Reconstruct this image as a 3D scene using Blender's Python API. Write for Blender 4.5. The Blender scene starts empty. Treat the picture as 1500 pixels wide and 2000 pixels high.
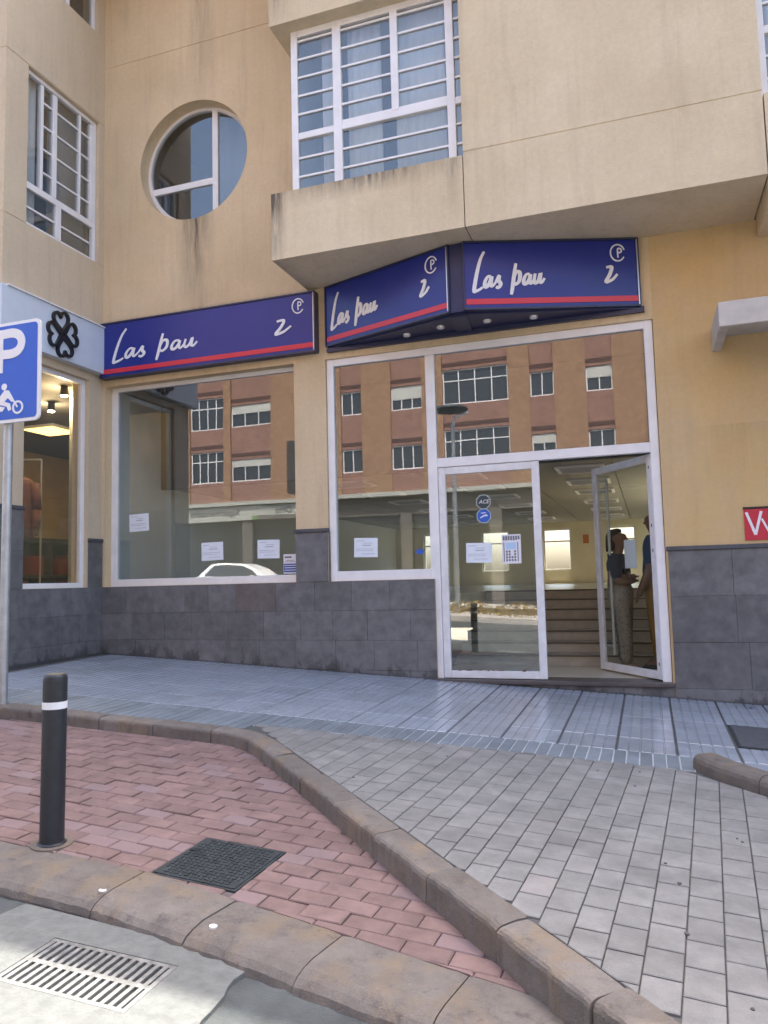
import bpy, bmesh, math, random
from mathutils import Vector, Matrix
from mathutils import noise as mnoise
random.seed(7)
SC = bpy.context.scene
COL = SC.collection
R = math.radians

# ------------------------------------------------------------------ camera
YAW, PITCH, ROLL, EYE = R(18.83), R(5.07), R(1.43), 1.5
def cam_rot():
    rz = Matrix.Rotation(YAW, 3, 'Z'); rx = Matrix.Rotation(PITCH, 3, 'X')
    ry = Matrix.Rotation(ROLL, 3, 'Y')
    return rz @ rx @ ry
CR = cam_rot()
cam_d = bpy.data.cameras.new('camera'); cam = bpy.data.objects.new('camera', cam_d); COL.objects.link(cam)
cam_d.sensor_fit = 'HORIZONTAL'; cam_d.sensor_width = 36; cam_d.lens = 36.0
cam_d.clip_start = 0.05; cam_d.clip_end = 2000
m = Matrix((CR.col[0], CR.col[2], -CR.col[1])).transposed().to_4x4()
m.translation = (0, 0, EYE); cam.matrix_world = m
SC.camera = cam

# ------------------------------------------------------------------ sky, sun, exposure
SUN_EL, SUN_AZ = R(64.2), R(10.0)          # sun stands behind the shop building, a little to the right
w = bpy.data.worlds.new('World'); SC.world = w; w.use_nodes = True
nt = w.node_tree; bg = nt.nodes['Background']
sky = nt.nodes.new('ShaderNodeTexSky'); sky.sky_type = 'NISHITA'; sky.sun_disc = False
sky.sun_elevation = SUN_EL; sky.sun_rotation = SUN_AZ; sky.dust_density = 5.0; sky.ozone_density = 1.0
nt.links.new(sky.outputs[0], bg.inputs[0]); bg.inputs[1].default_value = 0.15
sun_d = bpy.data.lights.new('sun', 'SUN'); sun_d.energy = 2.5; sun_d.angle = R(0.5); sun_d.color = (1, .95, .87)
sun = bpy.data.objects.new('sun', sun_d); COL.objects.link(sun)
sdir = Vector((math.sin(SUN_AZ)*math.cos(SUN_EL), math.cos(SUN_AZ)*math.cos(SUN_EL), math.sin(SUN_EL)))
sun.rotation_euler = sdir.to_track_quat('Z', 'Y').to_euler()
SC.view_settings.view_transform = 'Standard'; SC.view_settings.look = 'None'
SC.view_settings.exposure = 2.28; SC.view_settings.gamma = 1.0; SC.view_settings.use_curve_mapping = False
SC.cycles.use_denoising = True; SC.cycles.caustics_reflective = False; SC.cycles.caustics_refractive = False
SC.cycles.max_bounces = 10; SC.cycles.transparent_max_bounces = 16; SC.cycles.diffuse_bounces = 5; SC.cycles.glossy_bounces = 5
SC.cycles.sample_clamp_indirect = 8.0

# ------------------------------------------------------------------ helpers
def tag(o, label=None, cat=None, group=None, kind=None):
    if label: o['label'] = label
    if cat: o['category'] = cat
    if group: o['group'] = group
    if kind: o['kind'] = kind
    return o
WLOC = {}
def empty(name, loc=(0, 0, 0), parent=None):
    o = bpy.data.objects.new(name, None); COL.objects.link(o)
    if parent is not None:
        o.parent = parent; o.matrix_parent_inverse = Matrix.Translation(-WLOC.get(parent.name, Vector((0, 0, 0))))
    else:
        o.location = loc; WLOC[o.name] = Vector(loc)
    return o
def link(name, me, parent=None):
    """meshes are built in world coordinates; the parent's own offset is undone"""
    o = bpy.data.objects.new(name, me); COL.objects.link(o)
    if parent is not None:
        o.parent = parent; o.matrix_parent_inverse = Matrix.Translation(-WLOC.get(parent.name, Vector((0, 0, 0))))
    return o
class MB:
    """collects geometry in world coordinates"""
    def __init__(s): s.v = []; s.f = []; s.smooth = False
    def add(s, vs, fs):
        n = len(s.v); s.v += [tuple(x) for x in vs]; s.f += [tuple(i+n for i in f) for f in fs]; return s
    def box(s, x0, x1, y0, y1, z0, z1, mp=None):
        vs = [(x0,y0,z0),(x1,y0,z0),(x1,y1,z0),(x0,y1,z0),(x0,y0,z1),(x1,y0,z1),(x1,y1,z1),(x0,y1,z1)]
        if mp: vs = [mp(*v) for v in vs]
        return s.add(vs, [(0,3,2,1),(4,5,6,7),(0,1,5,4),(1,2,6,5),(2,3,7,6),(3,0,4,7)])
    def prism(s, poly, z0, z1, mp=None):
        """poly in (u,v); mp(u,v,d) -> xyz"""
        mp = mp or (lambda u, v, d: (u, v, d))
        n = len(poly)
        z0f = z0 if callable(z0) else (lambda u, v: z0); z1f = z1 if callable(z1) else (lambda u, v: z1)
        vs = [mp(u, v, z0f(u, v)) for u, v in poly] + [mp(u, v, z1f(u, v)) for u, v in poly]
        fs = [tuple(range(n))[::-1], tuple(range(n, 2*n))] + [(i, (i+1) % n, n+(i+1) % n, n+i) for i in range(n)]
        return s.add(vs, fs)
    def cyl(s, p0, p1, r0, r1=None, n=16, caps=True):
        r1 = r0 if r1 is None else r1
        p0, p1 = Vector(p0), Vector(p1); d = (p1-p0).normalized()
        a = d.orthogonal().normalized(); b = d.cross(a)
        vs = [p0+(a*math.cos(t)+b*math.sin(t))*r0 for t in [2*math.pi*i/n for i in range(n)]] + \
             [p1+(a*math.cos(t)+b*math.sin(t))*r1 for t in [2*math.pi*i/n for i in range(n)]]
        fs = [(i, (i+1) % n, n+(i+1) % n, n+i) for i in range(n)]
        if caps: fs += [tuple(range(n))[::-1], tuple(range(n, 2*n))]
        return s.add(vs, fs)
    def tube(s, pts, r, n=8):
        pts = [Vector(p) for p in pts]
        for i in range(len(pts)-1): s.cyl(pts[i], pts[i+1], r if not isinstance(r, (list, tuple)) else r[i], None if not isinstance(r, (list, tuple)) else r[i+1], n)
        return s
    def loft(s, rings, cap=True):
        n = len(rings[0]); base = len(s.v)
        vs = [p for r in rings for p in r]; fs = []
        for k in range(len(rings)-1):
            for i in range(n):
                j = (i+1) % n; fs.append((k*n+i, k*n+j, (k+1)*n+j, (k+1)*n+i))
        if cap: fs += [tuple(range(n))[::-1], tuple(range((len(rings)-1)*n, len(rings)*n))]
        return s.add(vs, fs)
    def mesh(s, name='mesh', bevel=0.0, smooth=False):
        me = bpy.data.meshes.new(name); me.from_pydata(s.v, [], s.f)
        bm = bmesh.new(); bm.from_mesh(me)
        bmesh.ops.recalc_face_normals(bm, faces=bm.faces)
        if bevel > 0:
            bmesh.ops.bevel(bm, geom=list(bm.edges), offset=bevel, segments=1, affect='EDGES', profile=.5, clamp_overlap=True)
        bm.to_mesh(me); bm.free()
        if smooth:
            for p in me.polygons: p.use_smooth = True
        me.update(); return me
    def build(s, name, mat, parent=None, bevel=0.0, smooth=False):
        me = s.mesh(name, bevel, smooth); me.materials.append(mat)
        return link(name, me, parent)
def box(name, mat, parent, *a, bevel=0.0, mp=None):
    return MB().box(*a, mp=mp).build(name, mat, parent, bevel)

# ------------------------------------------------------------------ materials
MATS = {}
def newmat(name):
    mt = bpy.data.materials.new(name); mt.use_nodes = True
    t = mt.node_tree; b = t.nodes['Principled BSDF']
    return mt, t, b
def N(t, typ, **kw):
    n = t.nodes.new(typ)
    for k, v in kw.items():
        if k.startswith('i_'):
            key = k[2:]; key = int(key) if key.isdigit() else key
            n.inputs[key].default_value = v
        else: setattr(n, k, v)
    return n
def math_(t, op, a, b=None, c=None, clamp=False):
    n = t.nodes.new('ShaderNodeMath'); n.operation = op; n.use_clamp = clamp
    for i, x in enumerate((a, b, c)):
        if x is None: continue
        if isinstance(x, (int, float)): n.inputs[i].default_value = x
        else: t.links.new(x, n.inputs[i])
    return n.outputs[0]
def mixc(t, fac, a, b, mode='MIX'):
    n = t.nodes.new('ShaderNodeMix'); n.data_type = 'RGBA'; n.blend_type = mode
    if isinstance(fac, (int, float)): n.inputs[0].default_value = fac
    else: t.links.new(fac, n.inputs[0])
    for i, x in ((6, a), (7, b)):
        if isinstance(x, (tuple, list)): n.inputs[i].default_value = (*x[:3], 1)
        else: t.links.new(x, n.inputs[i])
    return n.outputs[2]
def pos(t):
    return N(t, 'ShaderNodeNewGeometry').outputs['Position']
def noise(t, vec, scale, detail=4, rough=.55):
    n = N(t, 'ShaderNodeTexNoise'); n.inputs['Scale'].default_value = scale; n.inputs['Detail'].default_value = detail; n.inputs['Roughness'].default_value = rough
    t.links.new(vec, n.inputs['Vector']); return n.outputs[0]
def scaled(t, vec, s):
    n = N(t, 'ShaderNodeMapping'); n.inputs['Scale'].default_value = s; t.links.new(vec, n.inputs['Vector']); return n.outputs[0]
def ramp(t, fac, lo, hi):
    n = N(t, 'ShaderNodeMapRange'); n.inputs[1].default_value = lo; n.inputs[2].default_value = hi; n.clamp = True
    t.links.new(fac, n.inputs[0]); return n.outputs[0]
def bump(t, b, h, strength=.3, dist=.01):
    n = N(t, 'ShaderNodeBump'); n.inputs['Strength'].default_value = strength; n.inputs['Distance'].default_value = dist
    t.links.new(h, n.inputs['Height']); t.links.new(n.outputs[0], b.inputs['Normal'])
def plain(name, col, rough=.5, metal=0.0, var=.0, scale=8, bumpy=0.0, bscale=60, spec=.5, rnd=0.0):
    mt, t, b = newmat(name)
    b.inputs['Roughness'].default_value = rough; b.inputs['Metallic'].default_value = metal; b.inputs['Specular IOR Level'].default_value = spec
    c = None
    if var or rnd:
        p = pos(t); c = col
        if var:
            f = ramp(t, noise(t, p, scale, 5), .3, .7)
            c = mixc(t, f, [x*(1-var) for x in col], [min(1, x*(1+var)) for x in col])
        if rnd:
            oi = N(t, 'ShaderNodeObjectInfo').outputs['Random']
            k = math_(t, 'MULTIPLY_ADD', oi, 2*rnd, 1-rnd)
            cc = N(t, 'ShaderNodeCombineColor')
            for i in range(3): t.links.new(k, cc.inputs[i])
            c = mixc(t, 1.0, c, cc.outputs[0], 'MULTIPLY')
        t.links.new(c, b.inputs['Base Color'])
    else: b.inputs['Base Color'].default_value = (*col, 1)
    if bumpy:
        bump(t, b, noise(t, pos(t), bscale, 4), bumpy)
    return mt
def stucco(name, col, col2, streak=.25, stains=(), rust=None):
    """stains: (axis, centre, halfwidth, ztop, zbottom, strength)"""
    mt, t, b = newmat(name); b.inputs['Roughness'].default_value = .9; b.inputs['Specular IOR Level'].default_value = .2
    p = pos(t)
    c = mixc(t, ramp(t, noise(t, p, .9, 5, .6), .35, .68), col, col2)
    c = mixc(t, math_(t, 'MULTIPLY', ramp(t, noise(t, p, 22, 8, .75), .3, .75), .34), c, [x*.66 for x in col])
    c = mixc(t, math_(t, 'MULTIPLY', ramp(t, noise(t, p, 2.6, 6, .6), .52, .75), .25), c, [min(1, x*1.22) for x in col])
    st = ramp(t, noise(t, scaled(t, p, (5, 5, .35)), 1.6, 5, .65), .5, .82)
    c = mixc(t, math_(t, 'MULTIPLY', st, streak), c, (.23, .18, .13))
    if stains:
        sx = N(t, 'ShaderNodeSeparateXYZ'); t.links.new(p, sx.inputs[0])
        nn = ramp(t, noise(t, scaled(t, p, (9, 9, .9)), 2.2, 5, .7), .25, .75)
        for ax, c0, hw, zt, zb, s in stains:
            d = math_(t, 'ABSOLUTE', math_(t, 'SUBTRACT', sx.outputs['XYZ'.index(ax)], c0))
            mx = math_(t, 'SUBTRACT', 1.0, math_(t, 'DIVIDE', d, hw), clamp=True)
            fz = N(t, 'ShaderNodeMapRange'); fz.clamp = True
            fz.inputs[1].default_value = zb; fz.inputs[2].default_value = zt; t.links.new(sx.outputs[2], fz.inputs[0])
            top = math_(t, 'LESS_THAN', sx.outputs[2], zt+.02)
            k = math_(t, 'MULTIPLY', math_(t, 'MULTIPLY', math_(t, 'MULTIPLY', mx, fz.outputs[0]), top), math_(t, 'MULTIPLY', nn, s), clamp=True)
            c = mixc(t, k, c, (.13, .105, .085))
    t.links.new(c, b.inputs['Base Color'])
    h = math_(t, 'ADD', noise(t, p, 55, 5, .7), math_(t, 'MULTIPLY', noise(t, p, 3, 2), 1.2))
    bump(t, b, h, .4, .008)
    return mt
def stone(name, col, var=.18, rnd=.22, rough=.75, pits=True, warm=(.16, .11, .085), warmamt=.0, dark=None, warmmix=.75):
    mt, t, b = newmat(name); b.inputs['Roughness'].default_value = rough; b.inputs['Specular IOR Level'].default_value = .35
    p = pos(t); oi = N(t, 'ShaderNodeObjectInfo').outputs['Random']
    c = mixc(t, ramp(t, noise(t, p, 7, 6, .65), .3, .7), [x*(1-var) for x in col], [x*(1+var) for x in col])
    k = math_(t, 'MULTIPLY_ADD', oi, 2*rnd, 1-rnd)
    cc = N(t, 'ShaderNodeCombineColor')
    for i in range(3): t.links.new(k, cc.inputs[i])
    c = mixc(t, 1.0, c, cc.outputs[0], 'MULTIPLY')
    if warmamt:
        sel = ramp(t, math_(t, 'FRACT', math_(t, 'MULTIPLY', oi, 7.31)), 1-warmamt, 1-warmamt+.05)
        c = mixc(t, math_(t, 'MULTIPLY', sel, warmmix), c, warm)
    sp = ramp(t, noise(t, p, 160, 2, .5), .62, .72)
    c = mixc(t, math_(t, 'MULTIPLY', sp, .35), c, [min(1, x*1.7) for x in col])
    dk = ramp(t, noise(t, p, 1.7, 8, .72), .50, .72)
    c = mixc(t, math_(t, 'MULTIPLY', dk, .45), c, [x*.5 for x in col])
    if dark:      # grime splashed up from the pavement: (height above the sloping pavement)
        sx = N(t, 'ShaderNodeSeparateXYZ'); t.links.new(p, sx.inputs[0])
        hh = math_(t, 'SUBTRACT', sx.outputs[2], math_(t, 'MULTIPLY_ADD', sx.outputs[0], -.057, .312))
        nz = noise(t, scaled(t, p, (3.2, 3.2, 1.6)), 1.4, 5, .7)
        lim = math_(t, 'MULTIPLY_ADD', ramp(t, nz, .50, .80), dark, .02)
        g = math_(t, 'SUBTRACT', 1.0, math_(t, 'DIVIDE', hh, lim), clamp=True)
        c = mixc(t, math_(t, 'MULTIPLY', math_(t, 'POWER', g, .8), .65), c, (.03, .028, .03))
    t.links.new(c, b.inputs['Base Color'])
    if pits:
        h = math_(t, 'ADD', noise(t, p, 130, 4), math_(t, 'MULTIPLY', noise(t, p, 25, 3), .8))
        bump(t, b, h, .3, .006)
    return mt
def glass(name, base=.10, k=1.0, tint=(.86, .9, .9), film=.014):
    mt = bpy.data.materials.new(name); mt.use_nodes = True; t = mt.node_tree
    t.nodes.remove(t.nodes['Principled BSDF']); out = t.nodes['Material Output']
    ge = N(t, 'ShaderNodeNewGeometry'); dp = N(t, 'ShaderNodeVectorMath'); dp.operation = 'DOT_PRODUCT'
    t.links.new(ge.outputs['Incoming'], dp.inputs[0]); t.links.new(ge.outputs['Normal'], dp.inputs[1])
    cs_ = math_(t, 'ABSOLUTE', dp.outputs['Value'])
    sch = math_(t, 'MULTIPLY_ADD', math_(t, 'POWER', math_(t, 'SUBTRACT', 1.0, cs_, clamp=True), 5.0), .96, .04)
    f = math_(t, 'MULTIPLY_ADD', sch, k, base, clamp=True)
    tr = N(t, 'ShaderNodeBsdfTransparent'); tr.inputs[0].default_value = (*tint, 1)
    gl = N(t, 'ShaderNodeBsdfGlossy'); gl.inputs['Roughness'].default_value = 0.0; gl.inputs[0].default_value = (1, 1, 1, 1)
    mx = N(t, 'ShaderNodeMixShader'); t.links.new(f, mx.inputs[0]); t.links.new(tr.outputs[0], mx.inputs[1]); t.links.new(gl.outputs[0], mx.inputs[2])
    # old float glass is never dead flat: a faint long wave in the pane
    bp = N(t, 'ShaderNodeBump'); bp.inputs['Strength'].default_value = .05; bp.inputs['Distance'].default_value = .02
    t.links.new(noise(t, pos(t), .7, 2, .4), bp.inputs['Height']); t.links.new(bp.outputs[0], gl.inputs['Normal'])
    df = N(t, 'ShaderNodeBsdfDiffuse'); df.inputs[0].default_value = (.6, .6, .58, 1)
    m2 = N(t, 'ShaderNodeMixShader'); t.links.new(math_(t, 'MULTIPLY', ramp(t, noise(t, scaled(t, pos(t), (1, 1, .5)), 1.7, 5, .6), .3, .8), film), m2.inputs[0])
    t.links.new(mx.outputs[0], m2.inputs[1]); t.links.new(df.outputs[0], m2.inputs[2])
    t.links.new(m2.outputs[0], out.inputs[0]); return mt
def emit(name, col, s):
    mt = bpy.data.materials.new(name); mt.use_nodes = True; t = mt.node_tree
    b = t.nodes['Principled BSDF']; b.inputs['Base Color'].default_value = (*col, 1)
    b.inputs['Emission Color'].default_value = (*col, 1); b.inputs['Emission Strength'].default_value = s
    return mt

WALL = (.64, .495, .312); WALL2 = (.74, .595, .40)
M = MATS
M['stucco'] = stucco('stucco_tan', WALL, WALL2, .26, stains=[
    ('X', -5.12, .30, 6.1, 4.6, 1.3), ('X', -5.02, .22, 10.2, 7.2, 1.1), ('X', -3.0, 9, 4.9, 4.86, .3)])
M['stucco_bay'] = stucco('stucco_bay', (.65, .53, .355), (.755, .64, .46), .22, stains=[
    ('X', -3.57, .16, 5.66, 4.7, 2.2), ('X', -2.5, 1.3, 5.66, 5.42, 1.5), ('X', -1.62, .10, 5.6, 4.95, .9), ('X', -1.5, .06, 7.6, 4.8, .5), ('X', -3.5, .2, 7.9, 7.5, .8)])
M['stucco_low'] = stucco('stucco_ochre', (.66, .46, .22), (.61, .48, .32), .2, stains=[('X', .92, .5, 2.9, 2.2, .3)])
M['stucco_wing'] = stucco('stucco_wing', (.61, .50, .36), (.67, .555, .405), .2)
M['basalt'] = stone('basalt', (.152, .149, .150), var=.26, rnd=.11, warmamt=.07, warmmix=.45, dark=.5)
M['basalt_cap'] = stone('basalt_cap', (.10, .10, .11))
M['joint'] = plain('dark_joint', (.115, .115, .12), .95)
M['white'] = plain('white_paint', (.80, .79, .80), .42, var=.06, scale=5, bumpy=.03, bscale=30)
M['white_old'] = plain('worn_white_paint', (.74, .73, .74), .5, var=.10, scale=9, bumpy=.06, bscale=40)
M['glass'] = glass('shop_glass', .075, 1.0)
M['glass_leaf'] = glass('door_leaf_glass', .0, .8, (.95, .97, .96), .012)
M['glass_up'] = glass('upper_glass', .05, 1.0, (.84, .86, .86), .07)
M['navy'] = plain('sign_blue', (.016, .028, .235), .3, var=.05, scale=3)
M['navy_dark'] = plain('canopy_navy', (.018, .024, .085), .4, var=.1, scale=3)
M['navy_trim'] = plain('sign_trim', (.035, .04, .09), .4)
M['alu'] = plain('aluminium', (.55, .56, .58), .35, .85)
M['red'] = plain('sign_red', (.62, .035, .06), .35)
M['lettering'] = plain('sign_lettering', (.80, .80, .84), .45)
M['paper'] = plain('paper', (.74, .79, .86), .7, var=.03)
M['ink'] = plain('print_ink', (.16, .17, .2), .7)
M['black'] = plain('black_paint', (.012, .013, .016), .38)
M['bollard'] = plain('bollard_black', (.022, .024, .030), .42, var=.2, scale=20, bumpy=.05)
M['iron'] = plain('cast_iron', (.045, .055, .06), .5, .4, var=.35, scale=25, bumpy=.1)
M['galv'] = plain('galvanised_steel', (.42, .44, .46), .42, .75, var=.15, scale=12)
M['park_blue'] = plain('traffic_blue', (.018, .12, .58), .3, var=.04)
M['park_white'] = plain('traffic_white', (.82, .82, .84), .35)
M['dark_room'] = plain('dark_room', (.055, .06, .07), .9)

# ------------------------------------------------------------------ ground planes (the street falls to the right)
def Pz(x, y): return .312-.057*x-.02*(8-y)
def Rz(x, y): return .16-.057*x-.04*(5-y)
def Dz(x, y): return .11-.057*max(-55, min(55, x))-.02*(8-max(y, 0))
def plane_matrix(x, y, zf, ang, dz=0.0):
    e = .01
    n = Vector((-(zf(x+e, y)-zf(x-e, y))/(2*e), -(zf(x, y+e)-zf(x, y-e))/(2*e), 1)).normalized()
    ex = Vector((math.cos(ang), math.sin(ang), 0)); ex = (ex-n*ex.dot(n)).normalized(); ey = n.cross(ex)
    mt = Matrix((ex, ey, n)).transposed().to_4x4(); mt.translation = (x, y, zf(x, y)+dz)
    return mt
def project(x, y, z):
    c = CR.transposed() @ Vector((x, y, z-EYE))
    if c.y < .05: return None
    return (750+1500*c.x/c.y, 1000-1500*c.z/c.y, c.y)
def in_view(x, y, z, mg=30):
    q = project(x, y, z)
    return q is not None and -mg < q[0] < 1500+mg and -mg < q[1] < 2000+mg
def clip(poly, a, b, c):
    """keep a*x+b*y+c >= 0"""
    out = []
    for i in range(len(poly)):
        p, q = poly[i], poly[(i+1) % len(poly)]
        dp, dq = a*p[0]+b*p[1]+c, a*q[0]+b*q[1]+c
        if dp >= 0: out.append(p)
        if dp*dq < 0:
            k = dp/(dp-dq); out.append((p[0]+(q[0]-p[0])*k, p[1]+(q[1]-p[1])*k))
    return out
def area(p): return .5*abs(sum(p[i][0]*p[(i+1) % len(p)][1]-p[(i+1) % len(p)][0]*p[i][1] for i in range(len(p))))
def halfplane(p, q):
    """left of p->q kept"""
    dx, dy = q[0]-p[0], q[1]-p[1]; l = math.hypot(dx, dy)
    return (-dy/l, dx/l, (dy*p[0]-dx*p[1])/l)
def chamfer_block(mb, poly, ch, h, mp):
    """block with a worn chamfered top edge; poly local, top at 0"""
    n = len(poly); cx = sum(p[0] for p in poly)/n; cy = sum(p[1] for p in poly)/n
    def inset(p):
        d = math.hypot(p[0]-cx, p[1]-cy); k = max(0, d-ch*1.35)/max(d, 1e-6); return (cx+(p[0]-cx)*k, cy+(p[1]-cy)*k)
    top = [inset(p) for p in poly]
    vs = [mp(u, v, 0) for u, v in top]+[mp(u, v, -ch*.7) for u, v in poly]+[mp(u, v, -h) for u, v in poly]
    fs = [tuple(range(n))]
    for k in range(2):
        fs += [(k*n+i, (k+1)*n+i, (k+1)*n+(i+1) % n, k*n+(i+1) % n) for i in range(n)]
    mb.add(vs, fs)

M['asphalt'] = plain('asphalt', (.07, .077, .076), .9, var=.3, scale=5, bumpy=.5, bscale=110)
M['soil'] = plain('soil', (.16, .13, .09), .95, var=.3, scale=1)
g = MB()
xs = [-400, -55, 55, 400]
def gz(x, y): return Dz(x, 0)-.35
for i in range(3):
    g.add([(xs[i], -400, gz(xs[i], 0)), (xs[i+1], -400, gz(xs[i+1], 0)), (xs[i+1], 400, gz(xs[i+1], 0)), (xs[i], 400, gz(xs[i], 0))], [(0, 1, 2, 3)])
tag(g.build('ground', M['soil']), 'bare ground under and around the street', None, kind='structure')
g = MB()
ys = [-16.0, 0, 3.3]
for i in range(len(xs)-1):
    for j in range(2):
        a, b_, c_, d_ = xs[i], xs[i+1], ys[j], ys[j+1]
        a = max(a, -80); b_ = min(b_, 80)
        g.add([(a, c_, Dz(a, c_)), (b_, c_, Dz(b_, c_)), (b_, d_, Dz(b_, d_)), (a, d_, Dz(a, d_))], [(0, 1, 2, 3)])
tag(g.build('road', M['asphalt']), 'grey asphalt carriageway at the bottom of the picture', None, kind='structure')

# --- pavement slab, on which tiles and pavers lie
M['mortar_dark'] = plain('dark_mortar', (.085, .083, .08), .95, var=.2, scale=30)
M['mortar_light'] = plain('light_mortar', (.46, .47, .48), .9, var=.15, scale=30)
M['mortar_red'] = plain('sand_joint', (.12, .095, .09), .95, var=.25, scale=30)
INNER = [(-12.0, 5.2), (-3.05, 5.2), (-2.86, 5.17), (-2.68, 5.08), (-2.5, 4.94), (-.1, 2.6), (.42, 2.09)]
poly = INNER+[(9, 2.09), (9, 8.2), (-12, 8.2)]
pav = MB().prism(poly, lambda u, v: Pz(u, v)-.5, lambda u, v: Pz(u, v)-.010)
pavement = tag(pav.build('pavement', M['mortar_dark']), 'raised pavement in front of the shop, grey pavers and ribbed blue grey tiles', None, kind='structure')
red_poly = [(-12, 5.06), (-3.0, 5.06), (-2.55, 4.86), (-.25, 2.62), (-.6, 2.70), (-1.4, 2.86), (-2.2, 3.0), (-3.12, 3.05), (-12, 3.25)]
bay = MB().prism(red_poly, lambda u, v: Rz(u, v)-.4, lambda u, v: Rz(u, v)-.010)
parking = tag(bay.build('parking_bay', M['mortar_red']), 'sunken motorcycle bay paved with red blocks', None, kind='structure')

# --- ribbed pavement tiles
M['tile'] = stone('pavement_tile', (.305, .335, .375), var=.08, rnd=.08, rough=.2, warmamt=0)
M['tile'].node_tree.nodes['Principled BSDF'].inputs['Specular IOR Level'].default_value = .7
for n_ in M['tile'].node_tree.nodes:
    if n_.type == 'BUMP': n_.inputs['Strength'].default_value = .08
T = .405; TG = .004
def rib_tile_mesh(lx, ly):
    mb = MB(); n = 5; w_ = lx/n; prof = []
    for i in range(n):
        a = -lx/2+i*w_
        prof += [(a+.0045, -.007), (a+.008, 0), (a+w_-.008, 0), (a+w_-.0045, -.007)]
    m_ = len(prof); vs = []
    for yy in (-ly/2, -ly/2+.004, ly/2-.004, ly/2):
        for (u, z) in prof: vs.append((u, yy, z if abs(yy) < ly/2-.002 else min(z, 0)-.003))
    vs += [(-lx/2+.004, -ly/2, -.012), (lx/2-.004, -ly/2, -.012), (lx/2-.004, ly/2, -.012), (-lx/2+.004, ly/2, -.012)]
    fs = []
    for r_ in range(3):
        for i in range(m_-1): fs.append((r_*m_+i, r_*m_+i+1, (r_+1)*m_+i+1, (r_+1)*m_+i))
    k = 4*m_
    fs += [(0, k, k+1, m_-1), (3*m_, 4*m_-1, k+2, k+3), (0, m_, 2*m_, 3*m_, k+3, k), (m_-1, k+1, k+2, 4*m_-1, 3*m_-1, 2*m_-1)]
    mb.add(vs, fs); me = mb.mesh('tile'); me.materials.append(M['tile']); return me
tile_me = rib_tile_mesh(T-TG*1.6, T-.0016)
tile_cut = rib_tile_mesh(T-TG*1.6, .255-TG)
def put(name, me, parent, mw):
    o = bpy.data.objects.new(name, me); COL.objects.link(o); o.parent = parent; o.matrix_world = mw; return o
x0 = .125-T*17
for i in range(25):
    cx = x0+T*(i+.5)
    if cx < -6.5: continue
    for j in range(6):
        if j < 5: cy, me = 5.72+T*(j+.5), tile_me
        else: cy, me = 5.72+T*5+.255/2, tile_cut
        if .5 < cx < 1.35 and 6.2 < cy < 7.0: continue        # inspection cover lies here
        put('tile', me, pavement, plane_matrix(cx, cy, Pz, random.uniform(-.002, .002), random.uniform(-.0015, .0015)))
# tiles beyond the right-hand kerb
RK = [(.20, 5.42), (.32, 5.23), (.48, 5.05), (.66, 4.88), (1.3, 4.3), (3.2, 2.6)]
for i in range(17, 25):
    for j in range(1, 6):
        cx, cy = x0+T*(i+.5), 5.72-T*(j-.5)
        pl = [(cx-T/2+TG, cy-T/2+TG), (cx+T/2-TG, cy-T/2+TG), (cx+T/2-TG, cy+T/2-TG), (cx-T/2+TG, cy+T/2-TG)]
        pl = clip(pl, *halfplane((.33, 5.50), (.50, 5.27))) if True else pl
        pl = clip(pl, *halfplane((.80, 4.98), (3.3, 2.73)))
        if len(pl) < 3 or area(pl) < .004: continue
        mb = MB(); chamfer_block(mb, pl, .004, .012, lambda u, v, d: (u, v, Pz(u, v)+d)); mb.build('tile', M['tile'], pavement)
# --- edge strip of dark narrow slabs with pale joints
M['strip'] = stone('strip_slab', (.17, .195, .215), var=.12, rnd=.15, rough=.6)
box_pl = [(-12, 5.202), (-3.02, 5.202), (-2.88, 5.36), (.22, 5.36), (.22, 5.72), (-12, 5.72)]
MB().prism(box_pl, lambda u, v: Pz(u, v)-.010, lambda u, v: Pz(u, v)-.0045).build('strip_bed', M['mortar_light'], pavement)
mb = MB(); chamfer_block(mb, [(-.0375, -.172), (.0375, -.172), (.0375, .172), (-.0375, .172)], .003, .011, lambda u, v, d: (u, v, d))
strip_me = mb.mesh('strip_slab'); strip_me.materials.append(M['strip'])
mb = MB(); chamfer_block(mb, [(-.0375, -.255), (.0375, -.255), (.0375, .255), (-.0375, .255)], .003, .011, lambda u, v, d: (u, v, d))
strip_me2 = mb.mesh('strip_slab'); strip_me2.materials.append(M['strip'])
for i in range(0, 78):
    cx = .175-.0845*i; lng = cx < -2.92
    put('strip_slab', strip_me2 if lng else strip_me, pavement, plane_matrix(cx, 5.457 if lng else 5.54, Pz, random.uniform(-.01, .01), random.uniform(-.0015, .001)))
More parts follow.
